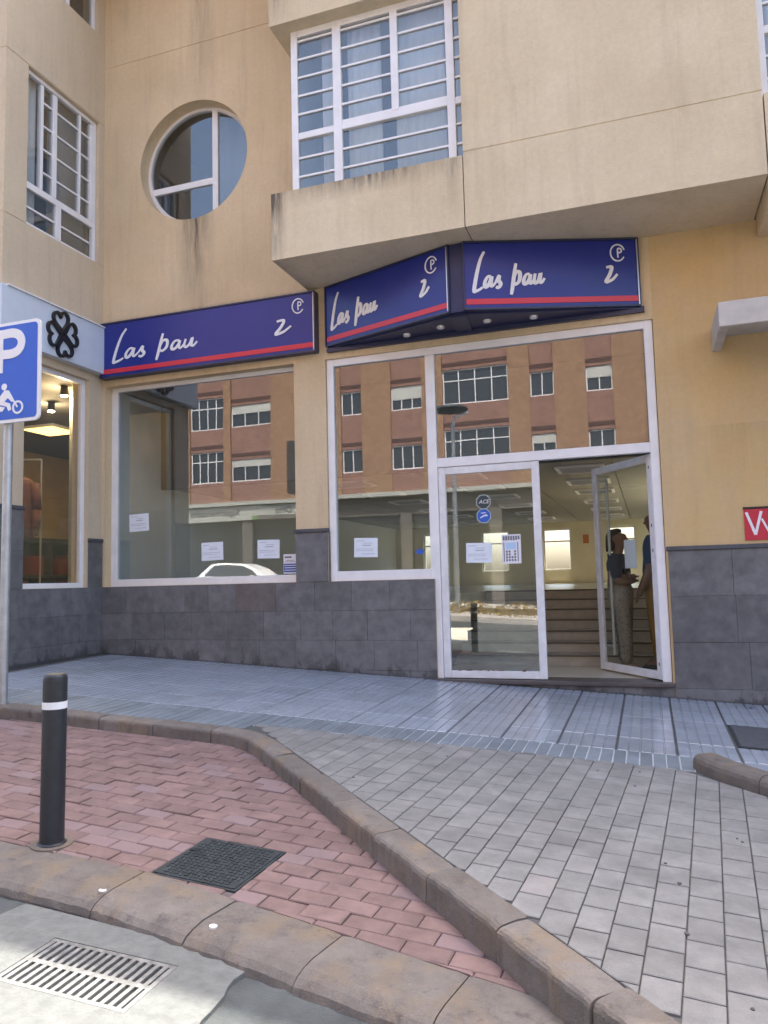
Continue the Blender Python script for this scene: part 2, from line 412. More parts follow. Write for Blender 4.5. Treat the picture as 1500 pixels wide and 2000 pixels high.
# --- grey pavers
M['paver'] = stone('grey_paver', (.205, .199, .187), var=.20, rnd=.09, rough=.8, warm=(.36, .30, .28), warmamt=.02)
PA = R(-4.1); PW, PL_ = .1255, .193
ca, sa = math.cos(PA), math.sin(PA)
mb = MB(); chamfer_block(mb, [(-PW/2+.0024, -PL_/2+.0042), (PW/2-.0024, -PL_/2+.0042), (PW/2-.0024, PL_/2-.0042), (-PW/2+.0024, PL_/2-.0042)], .0035, .012, lambda u, v, d: (u, v, d))
paver_me = mb.mesh('paver'); paver_me.materials.append(M['paver'])
planes = [(0, -1, 5.355), halfplane((-2.5+.003, 4.94), (-.1+.003, 2.6)), halfplane((3.2, 2.6), (1.3, 4.3)), halfplane((.66, 4.88), (.20, 5.42)), (0, 1, -2.1)]
cands = []
for i in range(-30, 34):
    off = random.choice((0, .31, .5, .68))*PL_+random.uniform(-.01, .01) if False else (.5 if i % 2 else .06)*PL_+random.uniform(-.022, .022)
    for j in range(-16, 14):
        u, v = i*PW, j*PL_+off
        cx, cy = .17+u*ca-v*sa, 3.7+u*sa+v*ca
        pl = [(cx+du*ca-dv*sa, cy+du*sa+dv*ca) for du, dv in ((-PW/2+.0024, -PL_/2+.0042), (PW/2-.0024, -PL_/2+.0042), (PW/2-.0024, PL_/2-.0042), (-PW/2+.0024, PL_/2-.0042))]
        a0 = area(pl)
        for h_ in planes:
            if len(pl) >= 3: pl = clip(pl, *h_)
        if len(pl) < 3 or area(pl) < .0012: continue
        ar = area(pl); q = project(cx, cy, Pz(cx, cy))
        vis = in_view(cx, cy, Pz(cx, cy), 20)
        cands.append((0 if vis else 1, -ar/max(.2, (q[2] if q else 9))**2, cx, cy, pl if ar < a0*.999 else None))
cands.sort(key=lambda c: c[:2])
rest = MB()
for n_, (vis, _, cx, cy, pl) in enumerate(cands):
    dz = random.uniform(-.0007, .0007)
    if n_ < 300:
        if pl is None: put('paver', paver_me, pavement, plane_matrix(cx, cy, Pz, PA+random.uniform(-.008, .008), dz) @ Matrix.Rotation(random.uniform(-.003, .003), 4, 'X'))
        else:
            mb = MB(); chamfer_block(mb, pl, .0035, .012, lambda u, v, d: (u, v, Pz(u, v)+d)); mb.build('paver', M['paver'], pavement)
    else:
        if pl is None: pl = [(cx+du*ca-dv*sa, cy+du*sa+dv*ca) for du, dv in ((-PW/2+.0024, -PL_/2+.0042), (PW/2-.0024, -PL_/2+.0042), (PW/2-.0024, PL_/2-.0042), (-PW/2+.0024, PL_/2-.0042))]
        chamfer_block(rest, pl, .0035, .012, lambda u, v, d: (u, v, Pz(u, v)+d))
if rest.v: tag(rest.build('paver_field', M['paver'], pavement), kind='stuff')
# --- red pavers
M['red_paver'] = stone('red_paver', (.195, .128, .115), var=.22, rnd=.11, rough=.8, warm=(.225, .165, .168), warmamt=.2, warmmix=.6)
BW, BL = .1055, .193; BA = R(-3.0); cb, sb = math.cos(BA), math.sin(BA)
corn = ((-BL/2+.0025, -BW/2+.0025), (BL/2-.0025, -BW/2+.0025), (BL/2-.0025, BW/2-.0025), (-BL/2+.0025, BW/2-.0025))
mb = MB(); chamfer_block(mb, list(corn), .006, .014, lambda u, v, d: (u, v, d)); rp_me = mb.mesh('red_paver'); rp_me.materials.append(M['red_paver'])
rplanes = [(0, -1, 5.045), halfplane((-.63-.004, 2.92), (-1.43-.004, 3.70)), halfplane((-2.75, 4.94), (-2.95, 5.04)), ]
FE = [(-12, 3.28), (-3.12, 3.10), (-2.2, 3.055), (-1.36, 2.905), (-.58, 2.755), (.3, 2.60)]
MH = [(-2.205, 3.055), (-1.755, 3.035), (-1.735, 3.485), (-2.185, 3.505)]    # manhole cover outline
cands = []
for j in range(-14, 22):
    off = (.5 if j % 2 else 0)*BL+random.uniform(-.008, .008)
    for i in range(-26, 14):
        u, v = i*BL+off, j*BW
        cx, cy = -1.8+u*cb-v*sb, 3.12+u*sb+v*cb
        pl = [(cx+du*cb-dv*sb, cy+du*sb+dv*cb) for du, dv in corn]; a0 = area(pl)
        seg = [k for k in range(len(FE)-1) if cx >= FE[k][0]][-1]
        for h_ in rplanes+[halfplane(FE[seg], FE[seg+1])]:
            if len(pl) >= 3: pl = clip(pl, *h_)
        if len(pl) < 3 or area(pl) < .0015: continue
        # cut away the manhole: keep the largest piece outside it
        best = None
        inside = pl
        for k in range(4):
            a_, b_, c_ = halfplane(MH[k], MH[(k+1) % 4])
            outp = clip(pl, -a_, -b_, -c_-.004)
            if len(outp) >= 3 and (best is None or area(outp) > area(best)): best = outp
            inside = clip(inside, a_, b_, c_) if len(inside) >= 3 else inside
        if len(inside) >= 3 and area(inside) > 1e-5:
            if best is None or area(best) < .0015: continue
            pl = best
        ar = area(pl); q = project(cx, cy, Rz(cx, cy)); vis = in_view(cx, cy, Rz(cx, cy), 30)
        cands.append((0 if vis else 1, -ar/max(.2, (q[2] if q else 9))**2, cx, cy, pl if ar < a0*.999 else None))
cands.sort(key=lambda c: c[:2])
rest = MB()
for n_, (vis, _, cx, cy, pl) in enumerate(cands):
    dz = random.uniform(-.004, .003)
    if n_ < 300:
        if pl is None:
            put('red_paver', rp_me, parking, plane_matrix(cx, cy, Rz, BA+random.uniform(-.025, .025), dz) @ Matrix.Rotation(random.uniform(-.02, .02), 4, 'Y') @ Matrix.Rotation(random.uniform(-.02, .02), 4, 'X'))
        else:
            mb = MB(); chamfer_block(mb, pl, .006, .014, lambda u, v, d: (u, v, Rz(u, v)+d)); mb.build('red_paver', M['red_paver'], parking)
    else:
        if pl is None: pl = [(cx+du*cb-dv*sb, cy+du*sb+dv*cb) for du, dv in corn]
        chamfer_block(rest, pl, .006, .014, lambda u, v, d: (u, v, Rz(u, v)+d))
if rest.v: tag(rest.build('red_paver_field', M['red_paver'], parking), kind='stuff')

# --- kerbs: separate stones swept along a path
mt, t, b = newmat('kerb_stone'); b.inputs['Roughness'].default_value = .85; b.inputs['Specular IOR Level'].default_value = .3
p_ = pos(t); oi = N(t, 'ShaderNodeObjectInfo').outputs['Random']
c = mixc(t, ramp(t, noise(t, p_, 6, 7, .7), .3, .7), (.125, .107, .093), (.20, .175, .152))
c = mixc(t, math_(t, 'MULTIPLY', ramp(t, noise(t, scaled(t, p_, (1, 1, .45)), 4.5, 5, .6), .5, .68), .7), c, (.22, .16, .10))
c = mixc(t, math_(t, 'MULTIPLY', ramp(t, noise(t, scaled(t, p_, (1, 1, .3)), 13, 6, .7), .56, .7), .6), c, (.06, .053, .05))
c = mixc(t, math_(t, 'MULTIPLY', ramp(t, noise(t, p_, 140, 3, .6), .58, .7), .4), c, (.26, .245, .23))
c = mixc(t, math_(t, 'MULTIPLY', ramp(t, noise(t, p_, 190, 3, .6), .6, .7), .4), c, (.07, .065, .06))
k_ = math_(t, 'MULTIPLY_ADD', oi, .22, .89); cc = N(t, 'ShaderNodeCombineColor')
for q in range(3): t.links.new(k_, cc.inputs[q])
t.links.new(mixc(t, 1.0, c, cc.outputs[0], 'MULTIPLY'), b.inputs['Base Color'])
bump(t, b, math_(t, 'ADD', noise(t, p_, 120, 5, .7), math_(t, 'MULTIPLY', noise(t, p_, 28, 4), 1.0)), .55, .008); M['kerb'] = mt
def resample(path, step):
    pts = [Vector(p) for p in path]; L = [0]
    for i in range(1, len(pts)): L.append(L[-1]+(pts[i]-pts[i-1]).length)
    def at(s):
        s = max(0, min(L[-1], s))
        for i in range(1, len(L)):
            if s <= L[i]+1e-9:
                k = (s-L[i-1])/(L[i]-L[i-1]); return pts[i-1].lerp(pts[i], k)
        return pts[-1]
    return at, L[-1]
def kerb_run(name, label, path, length, prof, zf, phase=0.0, side=1, mat=None):
    """path = inner edge; prof = [(s,h)] measured from the inner edge outwards (to the right of travel)"""
    at, tot = resample(path, length)
    root = None
    s = -phase; stones = []
    while s < tot:
        a, b_ = max(0, s+.003), min(tot, s+length-.003); s += length
        if b_-a < .06: continue
        rings = []; jz = random.uniform(-.004, .004); js = random.uniform(-.004, .004)
        nn = 15; ch_ = [random.uniform(-1, 1) for _ in range(nn)]; cv_ = [max(0, random.gauss(0, 1)) for _ in range(nn)]
        for i in range(nn):
            q = a+(b_-a)*i/(nn-1); p = at(q); d = (at(q+.06)-at(q-.06)).normalized(); nr = Vector((d.y, -d.x))*side
            sh = .004 if i in (0, nn-1) else 0
            ew = prof[-1][0]; fb = lambda a_, b2: .0028*(mnoise.noise(Vector((p.x*17+a_*40, p.y*17, b2*40)))+.6*mnoise.noise(Vector((p.x*45, p.y*45+a_*90, b2*90))))
            wob = lambda ss: (.0035*ch_[i]-.004*cv_[i])*max(0, (ss-ew*.6)/(ew*.4))
            rings.append([(p.x+nr.x*(ss+js+wob(ss)+(fb(ss, hh) if ss > .05 else 0)), p.y+nr.y*(ss+js+wob(ss)+(fb(ss, hh) if ss > .05 else 0)), zf(p.x, p.y)+hh+jz+fb(ss+.3, hh)*.7-(sh if hh > -.25 else 0)-(.003*cv_[i] if ew*.7 < ss < ew and hh > -.2 else 0)) for ss, hh in prof])
        stones.append(rings)
    core = MB()
    rings = []
    for i in range(240):
        q = tot*i/239; p = at(q); d = (at(q+.06)-at(q-.06)).normalized(); nr = Vector((d.y, -d.x))*side
        cs = [(max(.012, min(prof[-1][0]-.022, ss*.9)), hh-.018 if hh > -.2 else hh) for ss, hh in prof]
        rings.append([(p.x+nr.x*ss, p.y+nr.y*ss, zf(p.x, p.y)+hh) for ss, hh in cs])
    core.loft(rings)
    root = tag(core.build(name, M['joint_kerb']), label, None, kind='structure')
    for rg in stones:
        MB().loft(rg).build('kerb_stone', mat or M['kerb'], root, bevel=0)
    return root
M['joint_kerb'] = plain('kerb_joint', (.10, .095, .09), .95)
prof = [(0, -.4), (0, -.006), (.006, 0), (.06, .001), (.122, 0), (.138, -.005), (.147, -.014), (.151, -.028), (.151, -.07), (.153, -.11), (.154, -.4)]
kerb_run('pavement_kerb', 'worn stone kerb between the red bay and the pavement', INNER, .5, prof, Pz, phase=.12)
fprof = [(0, -.3), (0, -.004), (.005, 0), (.20, -.002), (.26, -.010), (.30, -.024), (.325, -.044), (.335, -.07), (.34, -.3)]
kerb_run('road_kerb', 'broad low stone kerb between the red bay and the road', [(-12, 3.28), (-3.12, 3.10), (-2.2, 3.055), (-1.36, 2.905), (-.58, 2.755), (-.1, 2.66)], .53, fprof, lambda x, y: Rz(x, y), phase=.30)
rprof = [(0, -.4), (0, .094), (.006, .10), (.10, .10), (.125, .094), (.142, .078), (.150, .055), (.153, -.4)]
rk_inner = []
for i, p in enumerate(RK):
    a = Vector(RK[max(0, i-1)]); b_ = Vector(RK[min(len(RK)-1, i+1)]); d = (b_-a).normalized(); nl = Vector((-d.y, d.x))
    rk_inner.append((p[0]+nl.x*.152, p[1]+nl.y*.152))
kerb_run('ramp_kerb', 'stone kerb starting at the right edge beside the grey pavers', rk_inner, .5, rprof, Pz, phase=.0)
eprof = [(0, -.4), (0, -.006), (.006, -.004), (.10, -.006), (.14, -.02), (.15, -.05), (.15, -.4)]
kerb_run('dropped_kerb', 'dropped kerb where the grey pavers meet the road', [(.42, 2.09), (9, 2.09)], .5, eprof, Pz)
M['spot'] = plain('paint_spot', (.72, .72, .70), .6)
for (sx_, sy_) in ((-2.28, 2.83), (-1.68, 2.735)):
    kb = bpy.data.objects['road_kerb']
    MB().prism([(sx_+.017*math.cos(a*.5236), sy_+.014*math.sin(a*.5236)) for a in range(12)], lambda u, v: Rz(u, v)-.02, lambda u, v: Rz(u, v)+.007).build('paint_spot', M['spot'], kb)

# ------------------------------------------------------------------ the shop building
bld = tag(empty('shop_building', (0, 8, 0)), 'tan stuccoed apartment building with shop fronts, round window and projecting upper floor', 'building')
def mpY(y0): return lambda u, v, d: (u, y0+d, v)            # facade facing the street; d grows inwards
def mpX(x0): return lambda u, v, d: (x0-d, u, v)            # wing wall facing right; u runs along Y
def slab(mb, mp, u0, u1, v0, v1, d0, d1):
    vs = [mp(u, v, d) for d in (d0, d1) for v in (v0, v1) for u in (u0, u1)]
    mb.add(vs, [(0, 1, 3, 2), (4, 6, 7, 5), (0, 4, 5, 1), (2, 3, 7, 6), (0, 2, 6, 4), (1, 5, 7, 3)])
F = mpY(8.0); L = mpX(-6.5)
TOP = 9.8
# main wall, ground floor
mb = MB()
for a in ((-6.5, -3.80, -.6, 1.50), (-3.80, -3.40, -.6, 4.05), (-3.40, -2.17, -.6, 1.50), (-6.5, -6.45, 1.50, 4.05), (-6.5, .17, 4.05, 4.9)):
    slab(mb, F, *a, 0, .25)
mb.build('wall', M['stucco'], bld)
mb = MB(); slab(mb, F, .17, 9, -.6, 4.9, 0, .25); mb.build('wall', M['stucco_low'], bld)
# main wall above, with the round opening
CX, CZ, CRAD = -5.16, 6.835, .775
mb = MB(); NS = 96
def sq(t, h=1.0):
    c, s_ = math.cos(t), math.sin(t); k = h/max(abs(c), abs(s_)); return (CX+c*k, CZ+s_*k)
ci = [(CX+CRAD*math.cos(2*math.pi*i/NS), CZ+CRAD*math.sin(2*math.pi*i/NS)) for i in range(NS)]
so = [sq(2*math.pi*i/NS) for i in range(NS)]
vs = [F(*p, 0) for p in ci]+[F(*p, 0) for p in so]+[F(*p, .25) for p in ci]
mb.add(vs, [(i, (i+1) % NS, NS+(i+1) % NS, NS+i) for i in range(NS)]+[(i, 2*NS+i, 2*NS+(i+1) % NS, (i+1) % NS) for i in range(NS)])
G0, G1 = 8.362, 8.374
for a in ((-6.5, CX-1, 4.9, G0), (CX+1, -3.40, 4.9, G0), (CX-1, CX+1, 4.9, CZ-1), (CX-1, CX+1, CZ+1, G0), (-6.5, -3.40, G1, TOP)):
    slab(mb, F, *a, 0, .25)
slab(mb, F, -6.5, -3.4, G0, G1, .005, .25)
mb.build('upper_wall', M['stucco'], bld)
# projecting upper floor: parapet, lintel and full-height panels, with a shadow groove
mb = MB()
def bay_block(x0_, x1_, z0_, z1_):
    """front block, split by the groove at z 5.66"""
    mb.box(x0_, x1_, 7.08, 8.0, z0_, z1_)
mb.box(-1.505, 1.15, 7.08, 8.0, 4.9, 5.652); mb.box(-1.505, 1.15, 7.085, 8.0, 5.652, 5.664); mb.box(-1.505, 1.15, 7.08, 8.0, 5.664, TOP)
mb.build('projecting_wall', M['stucco_bay'], bld)
box('parapet', M['stucco_bay'], bld, -3.60, -1.515, 7.083, 8.0, 4.9, 5.63)
box('lintel', M['stucco_bay'], bld, -3.60, -1.505, 7.08, 8.0, 7.53, TOP)
box('parapet', M['stucco_bay'], bld, 1.162, 3.2, 7.083, 8.0, 4.9, 5.63)
box('lintel', M['stucco_bay'], bld, 1.15, 3.2, 7.08, 8.0, 7.53, TOP)
box('projecting_wall', M['stucco_bay'], bld, 3.2, 9, 7.08, 8.0, 4.9, TOP)
box('soffit_beam', M['stucco_bay'], bld, 1.17, 1.42, 7.25, 7.99, 4.72, 4.898)
# wing on the left
mb = MB()
WG = [(5.646, 5.658), (7.566, 7.578)]
for a in ((6.35, 8.25, -.6, 1.50), (6.35, 6.70, 1.50, 4.09), (7.75, 8.25, 1.50, 4.09), (6.35, 8.25, 4.09, WG[0][0]),
          (6.35, 6.68, WG[0][1], WG[1][0]), (7.90, 8.25, WG[0][1], WG[1][0]), (6.35, 8.25, WG[1][1], 8.78), (6.35, 6.9, 8.78, TOP), (7.86, 8.25, 8.78, TOP)):
    slab(mb, L, *a, 0, .25)
for g0, g1 in WG:
    slab(mb, L, 6.355, 8.25, g0, g1, .005, .25)
slab(mb, mpY(6.35), -14, -6.75, -1, 5.646, 0, .25); slab(mb, mpY(6.35), -14, -6.75, 5.658, TOP, 0, .25); slab(mb, mpY(6.35), -14, -6.75, 5.646, 5.658, .005, .25)
mb.build('wing_wall', M['stucco_wing'], bld)
# roof, back wall and end walls close the building (they cast the shade on the street)
M['plaster'] = plain('cream_plaster', (.82, .76, .57), .85, var=.05, scale=2)
M['plaster_w'] = plain('white_plaster', (.80, .82, .83), .8, var=.05, scale=2)
ADDED_WELLS = [(.45, 2.95, 11.5, 19.6)]           # added roof opening, out of view, lets sun in to brighten the shop
def around_added_wells(x0_, x1_, y0_, y1_, m_=0.0):
    out = []; x = x0_
    for a, b_, c_, d_ in ADDED_WELLS:
        a -= m_; b_ += m_; c_ -= m_; d_ += m_
        out += [(x, a, y0_, y1_), (a, b_, y0_, c_), (a, b_, d_, y1_)]; x = b_
    return out+[(x, x1_, y0_, y1_)]
for a in around_added_wells(-14, 9, 7.09, 20.3): box('roof', M['stucco_wing'], bld, *a, TOP, TOP+.2)
box('roof', M['stucco_wing'], bld, -14, -6.5, 6.36, 7.08, TOP, TOP+.19)
box('end_wall', M['stucco_wing'], bld, 8.75, 9, 8.25, 20.0, -1, TOP)
box('end_wall', M['stucco_wing'], bld, -14, -13.75, 6.6, 20.0, -1, TOP)

# --- stone cladding, tile by tile
def cladding(mp, u0, u1, vtop, vbot, rowh=.325, seed=1, pr=.018, wmin=.32, wmax=.52):
    rnd = random.Random(seed)
    mbk = MB(); slab(mbk, mp, u0+.002, u1-.002, vbot, vtop-.002, -.006, 0); mbk.build('cladding_bed', M['joint'], bld)
    v = vtop
    while v > vbot+.02:
        vb = max(vbot, v-rowh); u = u0
        while u < u1-.02:
            w_ = rnd.uniform(wmin, wmax)
            if u1-(u+w_) < .16: w_ = u1-u
            mbk = MB(); gp = .0011; pj = pr+rnd.uniform(-.0025, .0025)
            slab(mbk, mp, u+gp, u+w_-gp, vb+gp, v-gp, -pj, -.002)
            mbk.build('stone_tile', M['basalt'], bld, bevel=.0012); u += w_
        v = vb
cladding(F, -6.5+.018, -2.17, 1.50, -.15, seed=3)
cladding(F, -3.80, -3.405, 2.06, 1.502, seed=5, wmin=.5, wmax=.6, rowh=.56)
cladding(F, .19, 5.0, 1.715, -.30, seed=9, rowh=.44, wmin=.45, wmax=.7)
cladding(L, 6.35, 7.98, 1.50, .2, seed=4)
cladding(L, 7.75, 8.0, 2.06, 1.502, seed=6, wmin=.5, wmax=.6, rowh=.56)
cladding(L, 6.35, 6.70, 2.37, 1.502, seed=8, wmin=.5, wmax=.6, rowh=.45)
cladding(mpY(6.35), -9, -6.5, 2.37, .2, seed=12)
mbk = MB(); slab(mbk, lambda u, v, d: (-3.40+.015-d, u, v), 8.0, 8.06, 1.50, 2.06, 0, .013); mbk.build('stone_tile', M['basalt'], bld)
for mp, u0, u1, v in ((F, -3.83, -3.385, 2.06), (F, .175, 5.0, 1.715), (L, 7.74, 8.0, 2.06), (L, 6.33, 6.715, 2.37), (mpY(6.35), -9, -6.5, 2.37)):
    mbk = MB(); slab(mbk, mp, u0, u1, v, v+.042, -.034, -.001); mbk.build('stone_cap', M['basalt_cap'], bld, bevel=.006)
# door step
M['step'] = stone('step_stone', (.10, .085, .08), rough=.35, rnd=0)
box('door_step', M['step'], bld, -2.2, .185, 7.955, 8.3, .405, .445, bevel=.006)
for i in range(5):
    mbk = MB(); slab(mbk, F, -2.168+i*.47+.002, -2.168+(i+1)*.47-.002, -.2, .403, -.012, .1); mbk.build('stone_tile', M['basalt'], bld, bevel=.002)

# --- windows
def framed(name, parent, mp, u0, u1, v0, v1, d, fw, mat, gmat, vert=(), horiz=(), panes=None, depth=.06, sides=(1, 1, 1, 1), bars=(), bw=.022, label=None):
    """part = the frame; sub-parts: glazing bars and panes"""
    mb_ = MB(); l, r_, b_, t_ = [fw*x for x in sides]
    if l: slab(mb_, mp, u0, u0+l, v0, v1, d, d+depth)
    if r_: slab(mb_, mp, u1-r_, u1, v0, v1, d, d+depth)
    if b_: slab(mb_, mp, u0+l, u1-r_, v0, v0+b_, d+.001, d+depth-.001)
    if t_: slab(mb_, mp, u0+l, u1-r_, v1-t_, v1, d+.001, d+depth-.001)
    for (u, w_, va, vb) in vert: slab(mb_, mp, u-w_/2, u+w_/2, va, vb, d-.002, d+depth-.003)
    for (v, w_, ua, ub) in horiz: slab(mb_, mp, ua, ub, v-w_/2, v+w_/2, d+.002, d+depth-.004)
    fr = mb_.build(name, mat, parent, bevel=.004)
    if label: fr['label'] = label
    for (v, ua, ub) in bars:
        mb_ = MB(); slab(mb_, mp, ua, ub, v-bw/2, v+bw/2, d+.012, d+depth-.012); mb_.build('glazing_bar', mat, fr)
    for (ua, ub, va, vb) in (panes or [(u0+l, u1-r_, v0+b_, v1-t_)]):
        mb_ = MB(); slab(mb_, mp, ua, ub, va, vb, d+depth*.45, d+depth*.45+.006); mb_.build('pane', gmat, fr)
    return fr
# ground floor shop windows and entrance
framed('shop_window', bld, F, -6.45, -3.62, 1.50, 4.09, .12, .09, M['white'], M['glass'])
ent = framed('entrance_frame', bld, F, -3.395, .165, 1.50, 4.05, .025, .085, M['white'], M['glass'], sides=(1, 0, 0, 1),
    vert=[(-2.165, .105, .446, 3.964), (.122, .085, .446, 4.05)], horiz=[(1.555, .11, -3.31, -2.2175), (2.755, .10, -2.1125, .0795)],
    panes=[(-3.31, -2.2175, 1.61, 3.964), (-2.1125, .0795, 2.805, 3.964)], depth=.07)
def leaf(name, mp, u0, u1, v0, v1, gmat, st=.078, label=None):
    o = framed(name, bld, mp, u0, u1, v0, v1, 0, st, M['white_old'], gmat, depth=.045)
    if label: o['label'] = label
    return o
fix = leaf('door', mpY(8.035), -2.108, -1.025, .452, 2.700, M['glass'], label='closed left leaf of the white framed glass door')
# open leaf, hinged on the right and swung inwards
HX, HY = .075, 8.075; dvec = Vector((-.66, .95)).normalized()
def mpLeaf(u, v, d): return (HX+dvec.x*u+dvec.y*d, HY+dvec.y*u-dvec.x*d, v)
opn = leaf('door', mpLeaf, 0, 1.11, .460, 2.698, M['glass_leaf'], label='open right leaf of the white framed glass door')
mbh = MB(); hp = lambda u, v, d: Vector(mpLeaf(u, v, d))
mbh.tube([hp(.93, .62, .075), hp(.93, 2.52, .075)], .017, 12)
for v in (.72, 2.42): mbh.tube([hp(.93, v, .075), hp(1.06, v, .03)], .010, 8)
M['handle'] = plain('grey_handle', (.50, .53, .53), .4, .3)
mbh.build('handle', M['handle'], opn)
M['rust'] = plain('rust', (.20, .085, .04), .9, var=.4, scale=60)
for k in range(9):
    u = -2.05+random.random()*.95
    mbk = MB(); slab(mbk, mpY(8.035), u, u+random.uniform(.012, .06), .531+random.uniform(-.004, .002), .537, -.0012, .004); mbk.build('rust_patch', M['rust'], fix)
for k in range(4):
    v = random.uniform(.5, 2.6); mbk = MB(); slab(mbk, mpLeaf, .03, .045, v, v+.03, -.0012, .004); mbk.build('rust_patch', M['rust'], opn)
# big gridded window of the projecting floor
def grid_window(parent, x0_, flip=False):
    B = mpY(7.24)
    c = [(-3.345, -2.93), (-2.835, -2.275), (-2.195, -1.685), (-1.600, -1.50)]
    up = [6.57, 6.78, 6.99, 7.20, 7.41]; lo = [6.07, 5.86]
    k = x0_+3.42
    S = lambda u: u+k
    vert = [(S(-2.882), .095, 5.6, 7.53), (S(-2.235), .08, 6.36, 7.47), (S(-1.642), .084, 5.6, 7.53)]
    horiz = [(6.315, .075, S(-3.345), S(-2.9295)), (6.335, .105, S(-2.8345), S(-1.684)), (6.315, .075, S(-1.6), S(-1.5))]
    bars = []; panes = []
    for n_, (a, b_) in enumerate(c):
        for z in up: bars.append((z, S(a), S(b_)))
        e = [6.37]+up+[7.455]
        for i in range(len(e)-1): panes.append((S(a), S(b_), e[i]+(.011 if i else 0), e[i+1]-.011))
    for a, b_ in ((c[0][0], c[0][1]), (c[1][0], c[2][1]), c[3]):
        for z in lo: bars.append((z, S(a), S(b_)))
        e = [5.6]+lo[::-1]+[6.27]
        for i in range(len(e)-1): panes.append((S(a), S(b_), e[i]+(.011 if i else 0), e[i+1]-.011))
    return framed('gridded_window', parent, B, S(-3.42), S(-1.5), 5.6, 7.53, 0, .075, M['white'], M['glass_up'], vert, horiz, panes, .06, (1, .0, .0, 1), bars)
grid_window(bld, -3.42); grid_window(bld, 1.152)
box('bay_side', M['white'], bld, -3.42, -3.385, 7.302, 8.0, 5.631, 7.529)
# rooms and curtains behind the upper windows
M['curtain'] = plain('curtain', (.40, .42, .44), .9); M['shutter_in'] = plain('inner_blind', (.42, .43, .42), .9)
M['curtain_w'] = plain('net_curtain', (.86, .86, .87), .9)
def curtain(parent, mp, u0, u1, v0, v1, d, amp=.025, wl=.11, mat=None):
    n = max(6, int((u1-u0)/wl*6)); top, bot = [], []
    vs = []
    for i in range(n+1):
        u = u0+(u1-u0)*i/n; dd = d+amp*math.sin(2*math.pi*(u-u0)/wl)+amp*.4*math.sin(17*u)
        for q in (0, .004):
            vs += [mp(u, v0, dd+q), mp(u, v1, dd+q)]
    fs = []
    for i in range(n):
        a = i*4; b_ = a+4
        fs += [(a, b_, b_+1, a+1), (a+2, a+3, b_+3, b_+2), (a+1, b_+1, b_+3, a+3), (a, a+2, b_+2, b_)]
    fs += [(0, 1, 3, 2), (n*4, n*4+2, n*4+3, n*4+1)]
    MB().add(vs, fs).build('curtain', mat or M['curtain_w'], parent, smooth=True)
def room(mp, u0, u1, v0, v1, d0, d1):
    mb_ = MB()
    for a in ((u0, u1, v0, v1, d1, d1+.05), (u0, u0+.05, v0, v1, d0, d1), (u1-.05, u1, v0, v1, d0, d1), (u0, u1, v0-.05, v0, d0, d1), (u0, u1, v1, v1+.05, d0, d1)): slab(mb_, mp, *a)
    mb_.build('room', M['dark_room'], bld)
B8 = mpY(8.0)
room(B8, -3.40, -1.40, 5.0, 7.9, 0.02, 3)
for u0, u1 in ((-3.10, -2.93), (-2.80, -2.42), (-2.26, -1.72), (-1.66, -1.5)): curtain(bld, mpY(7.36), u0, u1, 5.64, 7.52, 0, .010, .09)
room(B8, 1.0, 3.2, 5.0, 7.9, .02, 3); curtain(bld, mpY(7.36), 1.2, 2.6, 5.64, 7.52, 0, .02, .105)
# round window
fr = MB(); nn = 96
def ring(r, d): return [F(CX+.0+r*math.cos(2*math.pi*i/nn), CZ+r*math.sin(2*math.pi*i/nn), d) for i in range(nn)]
rr = [ring(CRAD-.001, .17), ring(CRAD-.045, .165), ring(CRAD-.045, .22), ring(CRAD-.001, .22)]
vs = [p for r_ in rr for p in r_]; fs = []
for k in range(4):
    for i in range(nn): fs.append((k*nn+i, k*nn+(i+1) % nn, ((k+1) % 4)*nn+(i+1) % nn, ((k+1) % 4)*nn+i))
fr.add(vs, fs)
ux = CX+.225; hz = math.sqrt((CRAD-.02)**2-.225**2)
slab(fr, F, ux-.038, ux+.038, CZ-hz, CZ+hz, .168, .218)
vz = CZ-.225; hu = math.sqrt((CRAD-.02)**2-.225**2)
slab(fr, F, CX-hu, ux-.038, vz-.04, vz+.04, .172, .216)
rw = fr.build('round_window', M['white'], bld, smooth=False)
def seg_pane(test):
    pts = []
    pl = [(CX+(CRAD-.03)*math.cos(2*math.pi*i/64), CZ+(CRAD-.03)*math.sin(2*math.pi*i/64)) for i in range(64)]
    for h_ in test: pl = clip(pl, *h_)
    MB().prism(pl, .19, .196, F).build('pane', M['glass_up'], rw)
seg_pane([(1, 0, -ux-.03)]); seg_pane([(-1, 0, ux-.03), (0, 1, -vz-.03)]); seg_pane([(-1, 0, ux-.03), (0, -1, vz-.03)])
room(F, -6.2, -4.2, 5.9, 7.8, .26, 2.5); curtain(bld, mpY(8.45), -5.05, -4.3, 6.0, 7.7, 0, .012, .2, M['curtain'])
